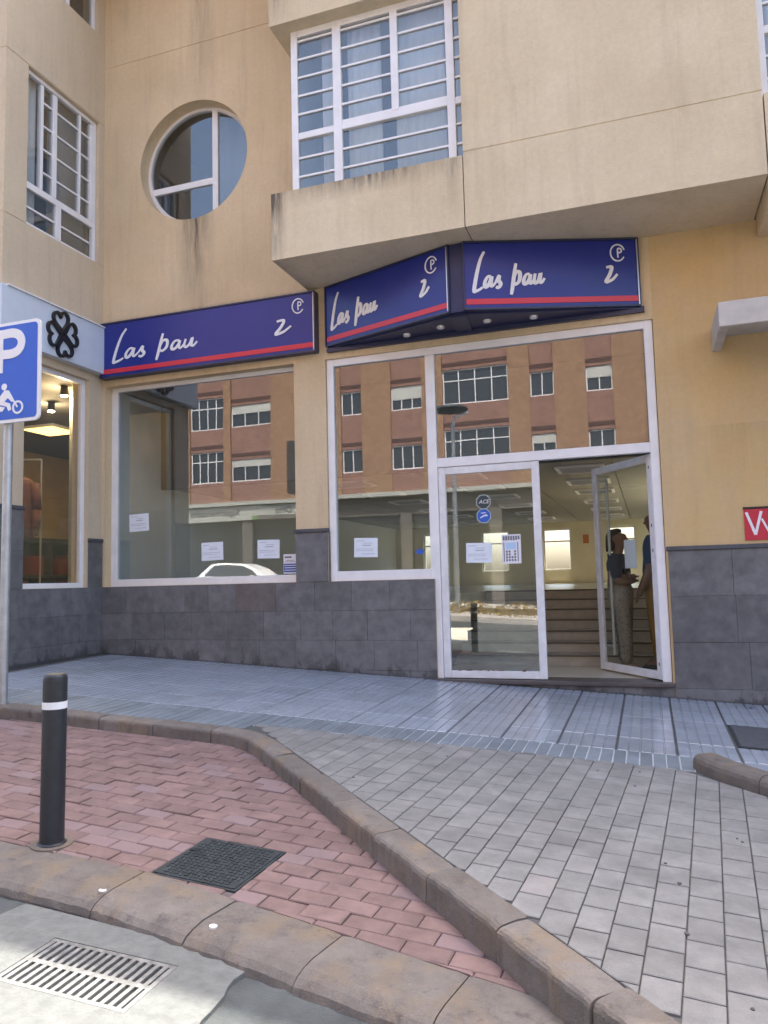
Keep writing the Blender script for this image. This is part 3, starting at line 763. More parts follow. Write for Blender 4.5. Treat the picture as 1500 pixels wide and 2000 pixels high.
# wing windows
c5 = [6.45, 6.74, 7.03, 7.32]
bars = [(z-.02, 6.975, 7.13) for z in c5]+[(z-.02, 7.20, 7.79) for z in c5]+[(5.90, 6.73, 7.19), (5.90, 7.29, 7.80)]
panes = [(6.72, 6.93, 6.20, 7.5), (7.22, 7.78, 6.22, 7.48), (6.98, 7.13, 6.22, 7.48), (6.73, 7.19, 5.71, 6.12), (7.29, 7.80, 5.71, 6.12)]
framed('sash_window', bld, L, 6.682, 7.898, 5.660, 7.564, .05, .05, M['white'], M['glass_up'], [(6.955, .045, 6.2, 7.5), (7.165, .07, 6.2, 7.5), (7.82, .06, 6.2, 7.5), (7.24, .09, 5.71, 6.12), (7.60, .03, 6.2, 7.5)], [(6.16, .08, 6.732, 7.848)], panes, .06, (1, 1, 1, 1), bars)
room(L, 6.6, 8.0, 5.6, 7.7, .26, 2.2); curtain(bld, mpX(-6.66), 6.69, 6.96, 5.67, 7.55, 0, .012, .09); curtain(bld, mpX(-6.70), 7.2, 7.88, 5.67, 7.55, 0, .006, .3, M['shutter_in'])
framed('sash_window', bld, L, 6.90, 7.858, 8.78, TOP-.01, .05, .055, M['white'], M['glass_up'], [(7.36, .05, 8.83, TOP-.06)])
room(L, 6.8, 8.0, 8.7, 9.75, .26, 2.2)
framed('shop_window', bld, L, 6.70, 7.75, 1.50, 4.09, .06, .06, M['white'], M['glass_leaf'])

# --- concrete canopy slab on the right
M['concrete'] = plain('pale_concrete', (.52, .48, .44), .85, var=.12, scale=6, bumpy=.2, bscale=80)
mbk = MB(); mbk.box(.70, 4.5, 7.18, 7.26, 3.64, 3.86); mbk.box(.70, .78, 7.262, 7.998, 3.64, 3.86); mbk.box(.782, 4.5, 7.262, 7.998, 3.78, 3.855)
mbk.build('canopy_slab', M['concrete'], bld, bevel=.005)

# ------------------------------------------------------------------ interior of the empty shop
M['floor_in'] = plain('shop_floor', (.58, .52, .40), .3, var=.08, scale=4)
M['ceil'] = plain('ceiling_panel', (.30, .30, .27), .8, var=.04)
M['stair'] = plain('stair_stone', (.46, .42, .34), .5, var=.12, scale=9)
M['nosing'] = plain('stair_nosing', (.16, .135, .10), .6)
FL, UP = .44, 1.30
box('floor', M['floor_in'], bld, -2.3, 3.0, 8.26, 9.4, FL-.2, FL)
box('floor', M['floor_in'], bld, -2.3, 3.0, 11.64, 20.0, UP-.2, UP)
box('floor', M['floor_in'], bld, -6.5, -2.32, 8.26, 20.0, UP-.21, UP-.002)
for i in range(7):
    y = 9.4+.32*i; z = FL+(UP-FL)/7*(i+1)
    st = box('stair_tread', M['stair'], bld, -2.3, 3.0, y, 9.4+.32*7, FL-.1 if i == 0 else z-(UP-FL)/7+.0005, z-.001)
    box('nosing', M['nosing'], st, -2.3, 3.0, y-.012, y+.025, z-.018, z+.002)
box('side_wall', M['plaster_w'], bld, -6.75, -6.5, 8.26, 20.0, 0, 4.4)
box('side_wall', M['plaster'], bld, 3.0, 3.2, 8.26, 20.0, 0, 4.4)
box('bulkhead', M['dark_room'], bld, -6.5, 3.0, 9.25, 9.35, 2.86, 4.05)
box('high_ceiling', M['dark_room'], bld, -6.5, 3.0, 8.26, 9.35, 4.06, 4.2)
# back wall with daylight windows
bw_ = [(-5.72, -5.0), (-4.12+.0, -3.40), (-2.52, -1.82), (-.95, -.25), (.62, 1.34)]
mb = MB(); u = -6.5
for a, b_ in bw_:
    mb.box(u, a, 20.0, 20.25, .2, 4.4); mb.box(a, b_, 20.0, 20.25, .2, 1.64); mb.box(a, b_, 20.0, 20.25, 2.70, 4.4); u = b_
mb.box(u, 3.2, 20.0, 20.25, .2, 4.4); mb.box(-6.5, 3.2, 20.0, 20.25, 4.4, TOP)
mb.build('back_wall', M['plaster'], bld)
mb = MB(); mb.box(-14, -6.5, 20.0, 20.25, -1, TOP); mb.box(3.2, 9, 20.0, 20.25, -1, TOP); mb.build('back_wall', M['stucco_wing'], bld)
for a, b_ in bw_:
    framed('back_window', bld, mpY(20.06), a, b_, 1.64, 2.70, 0, .04, M['white'], M['glass_leaf'], horiz=[(2.38, .035, a+.04, b_-.04)])
for a in around_added_wells(-13.75, 8.75, 8.26, 19.99, .1): box('upper_slab', M['dark_room'], bld, *a, 4.41, 4.6)
mb = MB()
for a, b_, c_, d_ in ADDED_WELLS:
    mb.box(a-.1, a, c_-.1, d_+.1, 2.89 if a > 0 else 4.42, TOP-.01); mb.box(b_, b_+.1, c_-.1, d_+.1, 4.42 if a > 0 else 2.89, TOP-.01)
    mb.box(a, b_, c_-.1, c_, 2.89, TOP-.01); mb.box(a, b_, d_, d_+.1, 2.89, TOP-.01)
mb.build('added_light_well', M['plaster_w'], bld)  # made-up white shaft below the added opening, carries daylight into the shop
# suspended ceiling, strip by strip
for i in range(11):
    xa = -6.4+i*.605
    box('ceiling_panel', M['ceil'], bld, xa+.006, xa+.599, 9.36, 20.0, 2.862, 2.89)
n_ = 0
for j, yy in enumerate((10.0, 11.4, 12.8, 14.6, 16.4, 18.2)):
    for i, xx in enumerate((-3.9, -2.3, -.75)):
        e_ = empty('ceiling_light', (xx, yy, 2.86)); tag(e_, 'unlit recessed louvre light in the shop ceiling', 'ceiling light', 'unlit lights of the shop ceiling')
        mbk = MB(); mbk.box(xx-.3, xx+.3, yy-.3, yy-.26, 2.835, 2.861); mbk.box(xx-.3, xx+.3, yy+.26, yy+.3, 2.835, 2.861); mbk.box(xx-.3, xx-.26, yy-.26, yy+.26, 2.836, 2.861); mbk.box(xx+.26, xx+.3, yy-.26, yy+.26, 2.836, 2.861)
        mbk.build('trim', M['white'], e_)
        mbk = MB()
        for q in range(4): mbk.box(xx-.255, xx+.255, yy-.20+q*.13, yy-.19+q*.13, 2.838, 2.861)
        mbk.build('louvre', M['alu'], e_)
mbk = MB(); mbk.box(-1.52, -1.38, 19.975, 19.999, 2.30, 2.52)
M['orange'] = plain('notice_orange', (.55, .2, .09), .6)
tag(mbk.build('wall_notice', M['orange']), 'small orange notice on the back wall of the shop', 'notice')

# ------------------------------------------------------------------ neighbour shop behind the wing window
M['shop_dark'] = plain('dark_shelf', (.03, .028, .03), .6)
M['brown_cloth'] = plain('brown_cloth', (.15, .06, .035), .9, var=.2, scale=12)
M['blue_cloth'] = plain('blue_cloth', (.035, .07, .15), .9, var=.2, scale=12)
M['grey_panel'] = plain('grey_panel', (.36, .37, .33), .7)
M['red_box'] = plain('red_box', (.16, .022, .02), .6)
M['warm_wall'] = plain('warm_wall', (.46, .33, .16), .8, var=.1, scale=3)
M['shop_ceil'] = plain('shop_ceiling', (.16, .15, .14), .8)
mb = MB(); mb.box(-13.7, -6.76, 6.62, 19.9, 4.10, 4.2); mb.build('shop_ceiling', M['shop_ceil'], bld)
box('shop_floor', M['floor_in'], bld, -13.7, -6.76, 6.62, 19.9, .6, .8)
box('shop_back_wall', M['warm_wall'], bld, -11.2, -11.0, 6.62, 16, .8, 4.09)
box('shop_end_wall', M['shop_ceil'], bld, -11.0, -6.77, 14.0, 14.2, .8, 4.09)
box('shop_partition', M['grey_panel'], bld, -7.06, -7.0, 8.05, 8.5, .8, 4.09)
e_ = tag(empty('wall_shelf', (-10.7, 12, .8)), 'dark low shelving with red boxes inside the clothes shop', 'shelving')
mb = MB(); mb.box(-10.98, -10.4, 9.5, 14, .8, 1.4); mb.box(-10.98, -10.45, 9.5, 14, 1.7, 1.75); mb.box(-10.98, -10.45, 9.5, 14, 2.35, 2.42)
for y in (9.5, 10.5, 11.5, 12.5, 13.5): mb.box(-10.98, -10.46, y, y+.04, 1.4, 2.35)
mb.box(-10.99, -10.975, 9.5, 14, 1.4, 2.35); mb.build('carcass', M['shop_dark'], e_)
for (y, z, h_) in ((12.05, 1.75, .38), (11.75, 1.75, .3), (12.1, 1.4, .28), (11.1, 1.75, .35), (10.7, 1.4, .25)):
    box('storage_box', M['red_box'], e_, -10.9, -10.5, y, y+.26, z, z+h_, bevel=.004)
def jacket(x, y, zt, zb, mat, label, rot=0.0):
    o = empty('jacket', (x, y, zb)); tag(o, label, 'jacket', 'clothes hanging in the left shop window')
    def rg(z, a, b_, n=14): return [(x+(a*math.cos(t)*math.cos(rot)-b_*math.sin(t)*math.sin(rot)), y+(a*math.cos(t)*math.sin(rot)+b_*math.sin(t)*math.cos(rot)), z+.012*math.sin(3*t)) for t in [2*math.pi*i/n for i in range(n)]]
    h_ = zt-zb
    MB().loft([rg(zb, .21, .10), rg(zb+h_*.3, .20, .095), rg(zb+h_*.6, .20, .09), rg(zb+h_*.85, .21, .085), rg(zt-.04, .17, .07), rg(zt, .06, .05)]).build('body', mat, o, smooth=True)
    for s_ in (-1, 1):
        cx, cy = x+s_*.2*math.cos(rot), y+s_*.2*math.sin(rot)
        MB().tube([(cx, cy, zt-.09), (cx+s_*.05*math.cos(rot), cy+s_*.05*math.sin(rot)-.03, zb+h_*.45), (cx+s_*.03*math.cos(rot), cy+s_*.03*math.sin(rot)-.05, zb+.02)], [.075, .062, .05], 10).build('sleeve', mat, o, smooth=True)
    MB().tube([(x, y, zt), (x, y, zt+.06), (x+.02, y, zt+.09), (x+.02, y, zt+.12)], .005, 6).build('hanger_hook', M['alu'], o)
    return o
jacket(-7.85, 8.02, 2.98, 2.18, M['brown_cloth'], 'brown jacket hanging in the left shop window', .5)
jacket(-8.1, 7.85, 3.12, 2.45, M['blue_cloth'], 'dark blue jacket behind the brown one in the left shop window', .9)
rail = MB(); rail.tube([(-8.5, 7.7, 3.22), (-7.6, 8.15, 3.22)], .012, 8); rail.tube([(-8.5, 7.7, 3.22), (-8.5, 7.7, .8)], .012, 8); rail.tube([(-7.6, 8.15, 3.22), (-7.6, 8.15, .8)], .012, 8)
tag(rail.build('clothes_rail', M['alu']), 'thin metal clothes rail inside the left shop', 'clothes rail')
M['lamp_warm'] = emit('lamp_warm', (1, .78, .42), 26); M['panel_warm'] = emit('panel_warm', (1, .58, .16), 1.0)
for k, (x, y, lab) in enumerate(((-7.80, 8.53, 'lit warm spotlight on the clothes shop ceiling, lower of the two'), (-7.02, 7.90, 'lit warm spotlight on the clothes shop ceiling, nearest the window top'))):
    o = tag(empty('spotlight', (x, y, 4.1)), lab, 'spotlight', 'lit spotlights in the left shop')
    MB().cyl((x, y, 4.10), (x, y, 3.98), .045, .05, 16).build('housing', M['black'], o)
    MB().cyl((x, y, 3.979), (x, y, 3.965), .042, .042, 16).build('bulb', M['lamp_warm'], o)
    ld = bpy.data.lights.new('spot_glow', 'POINT'); ld.energy = 6; ld.color = (1, .74, .42); ld.shadow_soft_size = .05
    lo = bpy.data.objects.new('spot_glow', ld); COL.objects.link(lo); lo.parent = o; lo.matrix_parent_inverse = Matrix.Translation((-x, -y, -4.1)); lo.location = (x-.05, y+.03, 3.90)
o = tag(empty('ceiling_panel_light', (-9.1, 9.95, 4.1)), 'lit square yellow ceiling panel in the left shop', 'ceiling light')
box('trim', M['white'], o, -9.43, -8.77, 9.62, 10.28, 4.06, 4.099); box('diffuser', M['panel_warm'], o, -9.38, -8.82, 9.67, 10.23, 4.045, 4.059)
ld = bpy.data.lights.new('panel_glow', 'AREA'); ld.energy = 6; ld.size = .5; ld.color = (1, .72, .36)
lo = bpy.data.objects.new('panel_glow', ld); COL.objects.link(lo); lo.parent = o; lo.matrix_parent_inverse = Matrix.Translation((9.1, -9.95, -4.1)); lo.location = (-9.1, 9.95, 4.03)

# ------------------------------------------------------------------ signs
def ribbon(mb_, pts, w0, mp, d0, d1, smooth=6, taper=True):
    P = [Vector(p) for p in pts]; Q = []
    for i in range(len(P)-1):
        p0, p1, p2, p3 = P[max(0, i-1)], P[i], P[i+1], P[min(len(P)-1, i+2)]
        for k in range(smooth):
            t = k/smooth
            Q.append(.5*((2*p1)+(p2-p0)*t+(2*p0-5*p1+4*p2-p3)*t*t+(3*p1-p0-3*p2+p3)*t**3))
    Q.append(P[-1]); n = len(Q); Lf, Rt = [], []
    for i, q in enumerate(Q):
        d = (Q[min(n-1, i+1)]-Q[max(0, i-1)]); d = d.normalized() if d.length > 1e-9 else Vector((1, 0))
        nr = Vector((-d.y, d.x)); ww = w0/2*(.55+.45*abs(nr.x*.6+nr.y*.3)+.35*math.sin(math.pi*i/(n-1))) if taper else w0/2
        Lf.append(q+nr*ww); Rt.append(q-nr*ww)
    vs = [mp(*p, d0-.0012*i/n) for i, p in enumerate(Lf)]+[mp(*p, d0-.0012*i/n) for i, p in enumerate(Rt)]+[mp(*p, d1) for p in Lf]+[mp(*p, d1) for p in Rt]
    fs = []
    for i in range(n-1):
        fs += [(i, i+1, n+i+1, n+i), (2*n+i, 3*n+i, 3*n+i+1, 2*n+i+1), (i, 2*n+i, 2*n+i+1, i+1), (n+i, n+i+1, 3*n+i+1, 3*n+i)]
    fs += [(0, n, 3*n, 2*n), (n-1, 3*n-1, 4*n-1, 2*n-1)]
    mb_.add(vs, fs)
def script_strokes():
    """brush lettering, in units of the sign height: L a s  p a u ... with an end flourish; x to the right"""
    S = []
    S.append([(.42, .83), (.33, .70), (.25, .50), (.19, .30), (.165, .175), (.21, .17), (.30, .20), (.36, .235)])           # L
    S.append([(.56, .40), (.49, .41), (.42, .33), (.41, .25), (.46, .24), (.53, .32), (.57, .40), (.55, .28), (.58, .245), (.66, .31)])   # a
    S.append([(.66, .31), (.74, .42), (.73, .34), (.77, .28), (.72, .22), (.66, .235)])                                        # s
    S.append([(1.13, .62), (1.08, .42), (1.03, .20), (1.00, .10)])                                                             # p stem
    S.append([(1.06, .34), (1.13, .47), (1.21, .46), (1.20, .34), (1.12, .27), (1.06, .30)])                                   # p bowl
    S.append([(1.44, .43), (1.36, .43), (1.30, .35), (1.30, .28), (1.36, .28), (1.43, .36), (1.45, .43), (1.43, .31), (1.47, .28), (1.54, .36)])
    S.append([(1.56, .44), (1.53, .32), (1.57, .28), (1.64, .34), (1.68, .44), (1.66, .32), (1.70, .29), (1.77, .36)])
    S.append([(3.18, .52), (3.30, .52), (3.25, .40), (3.16, .28), (3.30, .31), (3.42, .40)])                                  # last letter
    return S
def emblem(cx, cy, r):
    a = [(cx+r*math.cos(t)*.85, cy+r*math.sin(t)) for t in [R(q) for q in range(20, 330, 22)]]
    b_ = [(cx+.03*r, cy-.6*r), (cx, cy+.1*r), (cx+.05*r, cy+.52*r), (cx+.4*r, cy+.45*r), (cx+.42*r, cy+.1*r), (cx+.1*r, cy)]
    return a, b_
def shop_sign(name, label, p0, p1, z0, z1, lead=.03, wscale=1.0, thick=.10, endcap=True):
    p0, p1 = Vector(p0), Vector(p1); ln = (p1-p0).length; d = (p1-p0).normalized(); nr = Vector((d.y, -d.x)); h = z1-z0    # nr points to the street
    def mp(u, v, dd): q = p0+d*u-nr*dd; return (q.x, q.y, z0+v)
    o = tag(empty(name, (p0.x, p0.y, z0)), label, 'shop sign', 'blue signs of the empty shop')
    mb_ = MB(); slab(mb_, mp, 0, ln, 0, h, 0, thick); mb_.build('panel', M['navy'], o, bevel=.004)
    mb_ = MB()
    slab(mb_, mp, -.012, ln+.012, h-.0, h+.018, -.012, thick); slab(mb_, mp, -.012, ln+.012, -.018, -.001, -.012, thick)
    slab(mb_, mp, -.014, -.001, 0, h, -.012, thick); slab(mb_, mp, ln+.001, ln+.014, 0, h, -.012, thick); mb_.build('border', M['navy_trim'], o)
    mb_ = MB(); slab(mb_, mp, ln-.012, ln-.001, 0, h, -.014, -.0005); mb_.build('edge_strip', M['alu'], o)
    mb_ = MB(); slab(mb_, mp, .012, ln-.014, .035, .092, -.006, -.001); mb_.build('stripe', M['red'], o)
    k = wscale*h
    for n_, s_ in enumerate(script_strokes()):
        mb_ = MB(); ribbon(mb_, [((x*k*1.0)+lead, y*h*.92+.10*h) for x, y in s_], 0.036*h/.7, mp, -.006-.0004*n_, -.001); mb_.build('letter_stroke', M['lettering'], o)
    mb_ = MB()
    for s_ in emblem(ln-.20, h*.80, .085): ribbon(mb_, s_, .014, mp, -.006, -.001, 5, False)
    mb_.build('emblem', M['lettering'], o)
    return o, mp
shop_sign('shop_sign', 'long blue shop sign above the wide left window, with red stripe', (-6.44, 7.90), (-3.485, 7.90), 4.15, 4.83, lead=.06, wscale=1.12)
shop_sign('shop_sign', 'middle blue shop sign angled outwards left of the canopy point', (-3.36, 7.96), (-1.775, 7.40), 4.20, 4.875, lead=.02, wscale=.62, thick=.06)
shop_sign('shop_sign', 'right blue shop sign angled back to the wall above the door', (-1.60, 7.385), (.06, 7.965), 4.20, 4.875, lead=.02, wscale=.66, thick=.06)
can = tag(empty('entrance_canopy', (-1.7, 7.7, 4.1)), 'dark navy triangular canopy with downlights under the angled signs', 'canopy')
tri = [(-3.36, 7.995), (-1.775, 7.47), (-1.60, 7.47), (.10, 7.995)]
MB().prism(tri, 4.165, 4.19).build('soffit', M['navy_dark'], can)
mbk = MB(); mbk.box(-3.36, .10, 7.955, 7.998, 4.12, 4.164); mbk.build('wall_rail', M['navy_trim'], can)
mbk = MB(); mbk.prism([(-1.755, 7.41), (-1.62, 7.40), (-1.62, 7.52), (-1.755, 7.52)], 4.18, 4.89); mbk.build('corner_post', M['navy_dark'], can)
mbk = MB(); mbk.prism([(-1.775, 7.48), (-1.60, 7.48), (-1.66, 7.95), (-1.83, 7.95)], 4.150, 4.1645); mbk.build('soffit_seam', M['navy_trim'], can)
for x, y in ((-2.36, 7.84), (-1.95, 7.73), (-1.45, 7.73), (-.98, 7.80)):
    q = MB().cyl((x, y, 4.1645), (x, y, 4.146), .046, .042, 20).build('downlight', M['alu'], can)
    MB().cyl((x, y, 4.147), (x, y, 4.142), .030, .028, 20).build('lens', M['white'], q)
# white fascia with a clover emblem on the wing
fas = tag(empty('fascia_sign', (-6.45, 7.2, 4.2)), 'white fascia with black four leaf clover outline over the left shop', 'shop sign')
M['fascia'] = plain('fascia_white', (.60, .67, .76), .35, var=.03)
mb = MB(); slab(mb, L, 6.34, 7.99, 4.19, 4.785, -.10, -.001); mb.build('panel', M['fascia'], fas, bevel=.004)
mb = MB(); slab(mb, L, 6.33, 7.995, 4.7855, 4.80, -.12, -.001); mb.build('top_trim', M['white'], fas)
mb = MB(); slab(mb, lambda u, v, d: (u, 6.35+d, v), -9, -6.40, 4.19, 4.785, -.10, -.002); mb.build('panel', M['fascia'], fas, bevel=.004)
def heart(t, s_):
    x = 16*math.sin(t)**3/17; y = (13*math.cos(t)-5*math.cos(2*t)-2*math.cos(3*t)-math.cos(4*t))/17
    return (x*s_, (y+1.0)*s_)
for q in range(4):
    a0 = R(12+90*q)
    pts = []
    for i in range(29):
        x, y = heart(math.pi+2*math.pi*i/28, .128); y += .012
        pts.append((7.15+(x*math.cos(a0)-y*math.sin(a0))*1.0, 4.478+(x*math.sin(a0)+y*math.cos(a0))*1.12))
    mb = MB(); ribbon(mb, pts, .031, L, -.135-.001*q, -.1005, 3, False); mb.build('clover_leaf', M['black'], fas)
# red holiday-flat plate
M['plate_red'] = plain('plate_red', (.55, .03, .06), .3)
pl = tag(empty('wall_plate', (1.2, 7.98, 1.9)), 'red plate with white letters V on the ochre wall', 'plate')
mb = MB(); slab(mb, F, .885, 1.30, 1.79, 2.085, -.012, -.001); mb.build('panel', M['plate_red'], pl, bevel=.002)
mb = MB(); slab(mb, F, .88, 1.305, 2.0855, 2.105, -.016, -.001); mb.build('top_rail', M['black'], pl)
mb = MB(); ribbon(mb, [(.905, 2.055), (.975, 1.84)], .024, F, -.016, -.0125, 2, False); ribbon(mb, [(.975, 1.84), (1.035, 2.06)], .024, F, -.0162, -.0125, 2, False); mb.build('letter_v', M['lettering'], pl)
mb = MB(); ribbon(mb, [(1.035, 1.99), (1.10, 1.845)], .018, F, -.016, -.0125, 2, False); ribbon(mb, [(1.10, 1.845), (1.155, 1.99)], .018, F, -.0162, -.0125, 2, False); mb.build('letter_v', M['lettering'], pl)

def text_mesh(txt, size, mp, u, v, d0, d1, mirror=False, shear=0.0):
    cu = bpy.data.curves.new('t', 'FONT'); cu.body = txt; cu.size = size; cu.extrude = 0.5; cu.resolution_u = 3; cu.shear = shear
    ob = bpy.data.objects.new('t', cu); COL.objects.link(ob)
    dg = bpy.context.evaluated_depsgraph_get(); me = bpy.data.meshes.new_from_object(ob.evaluated_get(dg))
    for vt in me.vertices:
        x, y, z = vt.co; vt.co = mp(u+x, v+y, d0 if z > 0 else d1)
    bpy.data.objects.remove(ob); return me
# notices taped to the glass
def notice(label, mp, u0, u1, v0, v1, tilt=0.0, seed=0):
    rnd = random.Random(seed); cx, cy = (u0+u1)/2, (v0+v1)/2
    def m2(u, v, d):
        a, b_ = u-cx, v-cy; return mp(cx+a*math.cos(tilt)-b_*math.sin(tilt), cy+a*math.sin(tilt)+b_*math.cos(tilt), d)
    o = tag(empty('paper_notice', mp(cx, v0, 0)), label, 'notice', 'white notices taped to the shop glass')
    mb_ = MB(); slab(mb_, m2, u0, u1, v0, v1, -.0015, 0); mb_.build('sheet', M['paper'], o)
    mb_ = MB(); w_, h_ = u1-u0, v1-v0
    for (y, a, b_, t) in ((.84, .10, .45, .012), (.72, .38, .80, .012), (.60, .35, .75, .022), (.42, .08, .86, .010), (.33, .08, .80, .010), (.17, .3, .9, .010)):
        slab(mb_, m2, u0+a*w_, u0+(b_-rnd.random()*.08)*w_, v0+y*h_, v0+(y+t*2)*h_, -.0022, -.0016)
    mb_.build('print_lines', M['print'], o)
M['print'] = plain('grey_print', (.38, .40, .46), .8)
G1 = mpY(8.145); G2 = mpY(8.054); G3 = mpY(8.053)
notice('white notice highest and furthest left in the wide left window', G1, -6.19, -5.90, 2.19, 2.41, .03, 1)
notice('white notice at the bottom middle of the wide left window', G1, -5.14, -4.84, 1.79, 2.01, .02, 2)
notice('white notice at the bottom right of the wide left window', G1, -4.375, -4.085, 1.79, 2.01, -.02, 3)
notice('white notice low in the narrow window left of the door', G2, -3.11, -2.83, 1.76, 1.975, -.03, 4)
notice('white landscape notice on the closed door leaf beside the printed poster', G3, -1.83, -1.55, 1.66, 1.87, -.02, 5)
def mpLf(u, v, d): return mpLeaf(1.11-u, v, d+.018)
LFX = lambda u, v, d: mpLeaf(u, v, -d+.030)
notice('white portrait notice on the open door leaf', LFX, .37, .58, 1.56, 1.86, .0, 6)
po = tag(empty('printed_poster', (-1.35, 8.05, 1.65)), 'white poster with dark printed blocks on the closed door leaf', 'poster')
M['poster'] = plain('poster_paper', (.78, .77, .82), .6)
mb = MB(); slab(mb, G3, -1.445, -1.245, 1.64, 1.945, -.0015, 0); mb.build('sheet', M['poster'], po)
mb = MB()
rnd = random.Random(4)
for k in range(7): slab(mb, G3, -1.432+k*.026, -1.412+k*.026, 1.888+rnd.uniform(-.006, .004), 1.93, -.0022, -.0016)
slab(mb, G3, -1.428, -1.418, 1.66, 1.865, -.0022, -.0016); slab(mb, G3, -1.283, -1.273, 1.66, 1.865, -.0022, -.0016)
for r_ in range(4):
    for k in range(4):
        if k == 2 and r_ > 1: continue
        slab(mb, G3, -1.405+k*.029, -1.385+k*.029, 1.665+r_*.030, 1.687+r_*.030, -.0022, -.0016)
mb.build('print', M['ink'], po)
mb = MB(); slab(mb, G3, -1.405, -1.295, 1.79, 1.86, -.0020, -.0016); M['pale_blue'] = plain('pale_blue_print', (.45, .62, .85), .6); mb.build('print_panel', M['pale_blue'], po)
def octa(cx, cy, r, k=8): return [(cx+r*math.cos(R(22.5+45*i)), cy+r*math.sin(R(22.5+45*i))) for i in range(k)]
M['st_dark'] = plain('sticker_dark', (.03, .05, .06), .4); M['st_blue'] = plain('sticker_blue', (.02, .11, .50), .4); M['st_rim'] = plain('sticker_rim', (.42, .50, .50), .4)
for (cy, mat_, txt, lab) in ((2.305, 'st_dark', 'ACE', 'dark octagonal sticker reading ACE on the closed door leaf'), (2.155, 'st_blue', '', 'blue octagonal sticker under the ACE sticker on the closed door leaf')):
    o = tag(empty('window_sticker', (-1.62, 8.05, cy)), lab, 'sticker')
    MB().prism(octa(-1.625, cy, .083), -.0012, 0, G3).build('rim', M['st_rim'], o); MB().prism(octa(-1.625, cy, .074), -.0020, -.0013, G3).build('face', M[mat_], o)
    if txt:
        me = text_mesh(txt, .058, G3, -1.675, cy-.018, -.0028, -.0021, shear=.25); me.materials.append(M['lettering']); link('lettering', me, o)
    else:
        mb = MB(); ribbon(mb, [(-1.665, cy-.02), (-1.61, cy+.005), (-1.585, cy-.002)], .016, G3, -.0028, -.0021, 4); ribbon(mb, [(-1.655, cy+.03), (-1.60, cy+.032)], .010, G3, -.0028, -.0021, 2); mb.build('print', M['lettering'], o)
o = tag(empty('window_sticker', (-3.95, 8.14, 1.62)), 'white over blue sticker in the bottom right corner of the wide left window', 'sticker')
mb = MB(); slab(mb, G1, -4.035, -3.82, 1.605, 1.83, -.0012, 0); mb.build('face', M['poster'], o)
mb = MB(); slab(mb, G1, -4.03, -3.82, 1.62, 1.72, -.0020, -.0013); M['st_blue2'] = plain('sticker_blue_band', (.03, .08, .34), .4); mb.build('band', M['st_blue2'], o)
mb = MB()
for (a, b_, y, t) in ((-4.02, -3.93, 1.785, .020), (-4.0, -3.90, 1.755, .006), (-4.02, -3.88, 1.738, .006)): slab(mb, G1, a, b_, y, y+t, -.0020, -.0013)
mb.build('print', M['ink'], o)
mb = MB()
for y in (1.695, 1.668, 1.64): slab(mb, G1, -4.02, -3.87, y, y+.008, -.0027, -.0021)
mb.build('print', M['lettering'], o)
# small blue sticker in the narrow window
mb = MB(); mb.prism([(-2.345+.045*math.cos(R(30*i)), 1.80+.03*math.sin(R(30*i))) for i in range(12)], -.001, 0, G2)
tag(mb.build('window_sticker', M['st_blue']), 'small oval blue sticker at the right of the narrow window', 'sticker')

# ------------------------------------------------------------------ street furniture
# bollard
bx_, by_ = -2.85, 3.16; bz = Rz(bx_, by_)
bo = tag(empty('bollard', (bx_, by_, bz)), 'black round bollard with a white band standing on the red paving', 'bollard')
LEAN = Vector((.012, 0, 1))
def bp(h_): return Vector((bx_, by_, bz))+LEAN*h_
n = 32
def br(h_, r_): c = bp(h_); return [(c.x+r_*math.cos(2*math.pi*i/n), c.y+r_*math.sin(2*math.pi*i/n), c.z) for i in range(n)]
MB().loft([br(-.1, .058), br(.795, .058), br(.812, .056), br(.822, .050), br(.825, .044)]).build('post', M['bollard'], bo, smooth=False)
MB().loft([br(.655, .0595), br(.690, .0595)]).build('reflective_band', M['park_white'], bo, smooth=False)
MB().loft([br(-.02, .069), br(.005, .069), br(.009, .065), br(.012, .0585)]).build('collar', M['bollard'], bo)
bo_c = MB().prism([(bx_+.10*math.cos(2*math.pi*i/24), by_+.10*math.sin(2*math.pi*i/24)) for i in range(24)], lambda u, v: Rz(u, v)-.02, lambda u, v: Rz(u, v)+.005).build('concrete_ring', M['kerb'], bo)
# parking sign
sx_, sy_ = -5.14, 5.12; sz = Pz(sx_, sy_)
ps = tag(empty('parking_sign', (sx_, sy_, sz)), 'blue motorcycle parking sign with white letter P on a grey post', 'traffic sign')
MB().cyl((sx_-.035, sy_+.03, sz-.1), (sx_-.02, sy_+.03, sz+3.0), .038, None, 20).build('post', M['galv'], ps)
PSY = mpY(sy_-.03)
ux0, ux1, vz0, vz1 = -5.46, -4.78, 2.92, 3.80
def rrect(u0, u1, v0, v1, r_, k=6):
    pts = []
    for cx, cy, a0 in ((u1-r_, v1-r_, 0), (u0+r_, v1-r_, 90), (u0+r_, v0+r_, 180), (u1-r_, v0+r_, 270)):
        pts += [(cx+r_*math.cos(R(a0+90*i/k)), cy+r_*math.sin(R(a0+90*i/k))) for i in range(k+1)]
    return pts
MB().prism(rrect(ux0, ux1, vz0, vz1, .05), 0, .02, PSY).build('plate', M['park_white'], ps)
MB().prism(rrect(ux0+.028, ux1-.028, vz0+.028, vz1-.028, .035), -.003, -.0005, PSY).build('blue_field', M['park_blue'], ps)
pc = -5.12
mb = MB(); slab(mb, PSY, pc-.135, pc-.055, 3.36, 3.74, -.0065, -.0032)
ribbon(mb, [(pc-.054, 3.70), (pc+.05, 3.70), (pc+.118, 3.672), (pc+.146, 3.61), (pc+.118, 3.548), (pc+.05, 3.52), (pc-.054, 3.52)], .080, PSY, -.0065, -.0032, 8, False)
mb.build('letter_p', M['park_white'], ps)
mb = MB()
